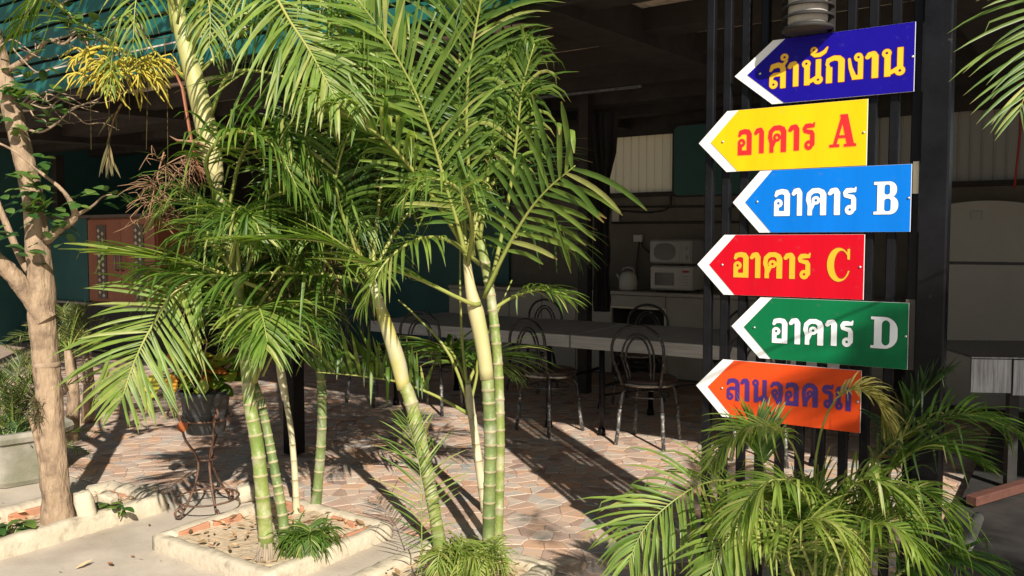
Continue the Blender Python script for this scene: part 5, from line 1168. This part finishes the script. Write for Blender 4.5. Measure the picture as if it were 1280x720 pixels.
limb([(58, 300, 4.12), (76, 285, 4.08), (94, 270, 4.05), (80, 240, 4.0), (50, 215, 3.98), (20, 190, 3.95), (-10, 175, 3.95)], [.026, .022, .018, .009, .007, .006, .005])
limb([(94, 270, 4.05), (115, 258, 4.03), (128, 246, 4.0), (140, 243, 4.0)], [.01, .006, .004, .003])
limb([(0, 92, 4.14), (20, 82, 4.1), (45, 65, 4.08), (60, 50, 4.05), (80, 55, 4.0), (95, 40, 3.98)], [.016, .014, .013, .01, .006, .004], 'branch')
limb([(30, 160, 4.14), (50, 165, 4.1), (70, 155, 4.08), (85, 140, 4.05)], [.008, .006, .005, .003], 'twig', 'twig', 6)
limb([(84, 488, 4.5), (75, 470, 4.4), (69, 445, 4.2)], [.01, .008, .006], 'twig', 'twig', 6)
rr = random.Random(77)
for i in range(26):
    x0, y0 = rr.choice([(10, 60), (60, 50), (95, 40), (130, 20), (40, 130), (90, 140), (60, 0), (150, 0)]); x0 += rr.uniform(-15, 15); pts_ = [(x0, y0, 4.05)]
    for k in range(4): x0 += rr.uniform(2, 26); y0 += rr.uniform(-16, 22); pts_.append((x0, y0, 4.05 + rr.uniform(-.05, .05)))
    limb(pts_, [.0045, .0035, .0025, .0015], 'twig', 'twig', 5)
rr = random.Random(21)
clusters = [(30, 260, 4.0, 14, 26), (55, 250, 4.0, 14, 24), (72, 290, 4.02, 10, 16), (20, 250, 4.05, 8, 18), (125, 243, 4.0, 6, 12), (150, 247, 4.0, 8, 14), (60, 120, 4.05, 8, 22), (28, 120, 4.05, 12, 22), (10, 150, 4.05, 6, 14), (55, 150, 4.0, 6, 14), (42, 35, 4.0, 12, 22), (110, 35, 4.0, 10, 22), (80, 20, 4.0, 8, 20), (38, 85, 4.0, 8, 18), (165, 18, 4.0, 8, 20), (48, 205, 4.0, 7, 18), (10, 160, 4.0, 4, 12), (8, 292, 4.0, 6, 12), (35, 315, 4.05, 8, 14), (60, 262, 3.98, 14, 20), (30, 225, 4.0, 8, 16), (15, 110, 4.0, 10, 16), (72, 128, 4.0, 8, 14), (100, 250, 4.0, 4, 10)]
for cx, cy, cY, n_, sp in clusters:
    for i in range(n_):
        b = P(cx + rr.gauss(0, sp * .6), cy + rr.gauss(0, sp * .5), cY + rr.uniform(-.08, .08)); a = rr.uniform(0, 6.28); mb = MB()
        oval_leaf(mb, b, Vector((math.cos(a), math.sin(a) * .6, rr.uniform(-.5, .5))), rr.uniform(.05, .085), rr.uniform(.018, .028), Vector((rr.uniform(-.5, .5), -.4, 1)).normalized(), rr.random(), droop=.5)
        obj('leaf', mb, M['leaf_tree'], tr, world=True)
mb = MB()
for i in range(1700):                                          # unseen crown, thickened and placed to shade the roof boards
    a = rr.uniform(0, 6.28); q = rr.random() ** .5; ctr = Vector((-2.75, 4.1, 4.35)) + Vector((math.cos(a) * q * 1.5, math.sin(a) * q * 1.1, rr.uniform(-.8, .8) * (1 - q * .35)))
    k = rr.uniform(0, 6.28); oval_leaf(mb, ctr, Vector((math.cos(k), math.sin(k), rr.uniform(-.4, .4))), rr.uniform(.08, .13), rr.uniform(.03, .048), Vector((rr.uniform(-.4, .4), 0, 1)).normalized(), rr.random(), droop=.5, seg=3)
obj('added_shade_foliage', mb, M['leaf_tree'], tr, world=True, kind='stuff')
limb([(-20, -60, 4.14), (-60, -150, 4.1), (-120, -260, 4.0)], [.03, .022, .01]); limb([(-15, 0, 4.14), (30, -80, 4.1), (60, -200, 4.0)], [.024, .016, .008])
# straw band and dry tuft on the trunk
mb = MB(); c = P(58, 455, 4.14); mb.lathe([(.062, -.012), (.068, 0), (.062, .012)], c, 18); obj('straw_tie', mb, M['twig'], tr, world=True)
mb = MB()
for i in range(60):
    b = P(47 + rr.uniform(-6, 6), 515 + rr.uniform(-14, 14), 4.08); e = b + Vector((rr.uniform(-.07, .05), rr.uniform(-.06, .02), rr.uniform(-.06, .08))); mb.tube([b, b.lerp(e, .5) + Vector((0, 0, .01)), e], [.0025, .002, .0008], 4)
obj('dry_tuft', mb, M['leaf_dry'], tr, world=True)
mb = MB(); mb.tube(px([(38, 520, 4.1), (45, 545, 4.1), (56, 600, 4.11), (62, 655, 4.12)]), [.01, .014, .012, .01], 8); obj('root', mb, M['bark'], tr, world=True)

# ------------------------------------------------------------------ spiky plants at the left
def spiky(base, n_, ln, label, seed, el=(25, 80), L_=.13, var=(.1, .8), trunk=None, name='cycad', mt='spiky'):
    rr = random.Random(seed); t = thing(name, label, 'plant', base)
    for i in range(n_):
        arc_frond(t, Vector(base) + Vector((0, 0, trunk or 0)), rr.uniform(0, 360), rr.uniform(*el), ln * rr.uniform(.7, 1.1), .45, n_=22, L_=L_, w_=.011, start=.15, droop=.2, lift=.35, ang=(60, 35), var=var, r0=.006, rm='rachis_g', seg=3 if 0 else 6, mt=mt)
    if trunk: mb = MB(); mb.tube([Vector(base), Vector(base) + Vector((.02, 0, trunk * .5)), Vector(base) + Vector((0, 0, trunk))], [.05, .042, .036], 10); obj('trunk', mb, M['bark'], t, world=True)
    return t
spiky(B(-5.36, 2.5, .28), 18, .75, 'dark cycad filling the large concrete pot at the left edge', 1, el=(35, 85))
q_ = P(88, 478, 6.0); spiky(Vector((q_.x, q_.y, 0)), 14, .62, 'spiky cycad with tan trunk behind the tree trunk', 2, trunk=.66, el=(20, 85), var=(.3, 1))
spiky(Vector((-3.6, 5.6, 0)), 16, .8, 'dark green cycad in shade beyond the concrete pot', 3, trunk=.25)
spiky(Vector((-4.1, 7.2, 0)), 14, .8, 'dark cycad growing before the kiosk cupboard', 5, trunk=.2)
spiky(Vector((-3.0, 4.95, 0)), 12, .6, 'low dark cycad between the tree and the concrete pot', 8, trunk=.1, mt='leaf_dark')
# bromeliad-like orange plant
q_ = P(108, 470, 6.6); t = spiky(Vector((q_.x, q_.y, 0)), 8, .3, 'small yellow-orange spiky plant right of the tree trunk', 6, L_=.07, var=(.9, 1), trunk=.6, name='small_plant', mt='leaf_pale')

# ------------------------------------------------------------------ plant stand with pot and croton
sb = (G(225, 650) + G(272, 652) + G(283, 626)) / 3; Yc = sb.y; pc = P(257, 515, Yc)
t = thing('plant_stand', 'rusty wrought-iron plant stand with three curling legs', 'plant stand', Vector((pc.x, Yc, 0)))
zr = P(257, 522, Yc).z - .0
C0 = Vector((pc.x, Yc, 0))
for i, ft in enumerate((G(225, 650), G(272, 652), G(288, 626))):
    d = (Vector((ft.x, ft.y, 0)) - C0).normalized(); e = Vector((ft.x, ft.y, 0)); 
    pts = [C0 + d * .15 + ZX * (zr + .045), C0 + d * .13 + ZX * (zr + .0), C0 + d * .11 + ZX * (zr - .1), C0 + d * .045 + ZX * (zr * .58), C0.lerp(e, .45) + ZX * (zr * .32), e - d * .03 + ZX * .06, e + ZX * .010]
    for q in range(9): a = R(-90 + q * 42); pts.append(e + d * (.0 + .028 * math.cos(a) * (1 - q * .06)) + ZX * (.038 + .028 * math.sin(a) * (1 - q * .06)))
    mb = MB(); mb.tube(cr(pts, 50), .0065, 7); l = obj('leg', mb, M['rust'], t, world=True)
    sc_ = []
    for q in range(10): a = R(200 - q * 42); sc_.append(C0 + d * (.175 + .030 * math.cos(a) * (1 - q * .05)) + ZX * (zr + .045 + .03 * math.sin(a) * (1 - q * .05)))
    mb = MB(); mb.tube(sc_, .006, 6); obj('scroll', mb, M['rust'], t, world=True)
mb = MB(); mb.tube([C0 + Vector((.13 * math.cos(a), .13 * math.sin(a), zr)) for a in [2 * math.pi * i / 28 for i in range(29)]], .006, 6, cap=False); obj('ring', mb, M['rust'], t, world=True)
mb = MB(); mb.tube([C0 + Vector((.05 * math.cos(a), .05 * math.sin(a), zr * .58)) for a in [2 * math.pi * i / 20 for i in range(21)]], .005, 6, cap=False); obj('ring', mb, M['rust'], t, world=True)
mb = MB(); mb.tube([C0 + Vector((.16 * math.cos(a), .16 * math.sin(a), .09)) for a in [2 * math.pi * i / 28 for i in range(29)]], .005, 6, cap=False); obj('ring', mb, M['rust'], t, world=True)
pz = zr - .075
t = thing('flower_pot', 'black plastic flower pot held in the ring of the iron stand', 'pot', C0 + ZX * pz)
mb = MB(); mb.lathe([(0, 0), (.095, 0), (.098, .004), (.112, .10), (.122, .19), (.130, .195), (.131, .222), (.122, .224), (.115, .19), (.0, .185)], (0, 0, 0), 32); obj('body', mb, M['potplastic'], t)
mb = MB(); mb.lathe([(.114, .098), (.1165, .105), (.114, .112)], (0, 0, 0), 32); obj('rib', mb, M['potplastic'], t)
mb = MB(); mb.lathe([(0, .20), (.06, .203), (.116, .198)], (0, 0, 0), 16); obj('soil', mb, M['soil'], t)
t = thing('potted_shrub', 'potted shrub with green, yellow and orange leaves growing from the black pot', 'plant', C0 + ZX * (pz + .2))
rr = random.Random(9); Z0 = pz + .2
for i in range(15):
    a = rr.uniform(0, 6.28); tp_ = C0 + Vector((math.cos(a) * rr.uniform(.03, .2), math.sin(a) * rr.uniform(.03, .15), Z0 + rr.uniform(.1, .32))); mb = MB(); b = C0 + Vector((rr.uniform(-.05, .05), rr.uniform(-.05, .05), Z0))
    mb.tube(cr([b, b.lerp(tp_, .5) + ZX * .03, tp_], 6), .004, 5); obj('stem', mb, M['twig'], t, world=True)
    for k in range(8):
        q = b.lerp(tp_, rr.uniform(.4, 1)); an = rr.uniform(0, 6.28); l = MB()
        oval_leaf(l, q, Vector((math.cos(an), math.sin(an), rr.uniform(-.2, .5))), rr.uniform(.08, .14), rr.uniform(.026, .042), Vector((0, -.6, 1)).normalized(), rr.choice([.1, .2, .3, .4, .45, .5, .6, .95]), droop=.9); obj('leaf', l, M['croton'], t, world=True)
for (x_, y_, vr, L2, w2) in ((190, 482, .62, .12, .042), (214, 482, .80, .11, .036), (254, 488, .5, .08, .032), (228, 540, .97, .06, .03), (215, 450, .95, .08, .024), (232, 440, .62, .07, .024)):
    b = P(x_, y_ - 14, Yc - .1); l = MB(); oval_leaf(l, b, Vector((.08, -.25, -1)), L2, w2, Vector((0, -1, .2)), vr, droop=.3); obj('leaf', l, M['croton'], t, world=True)
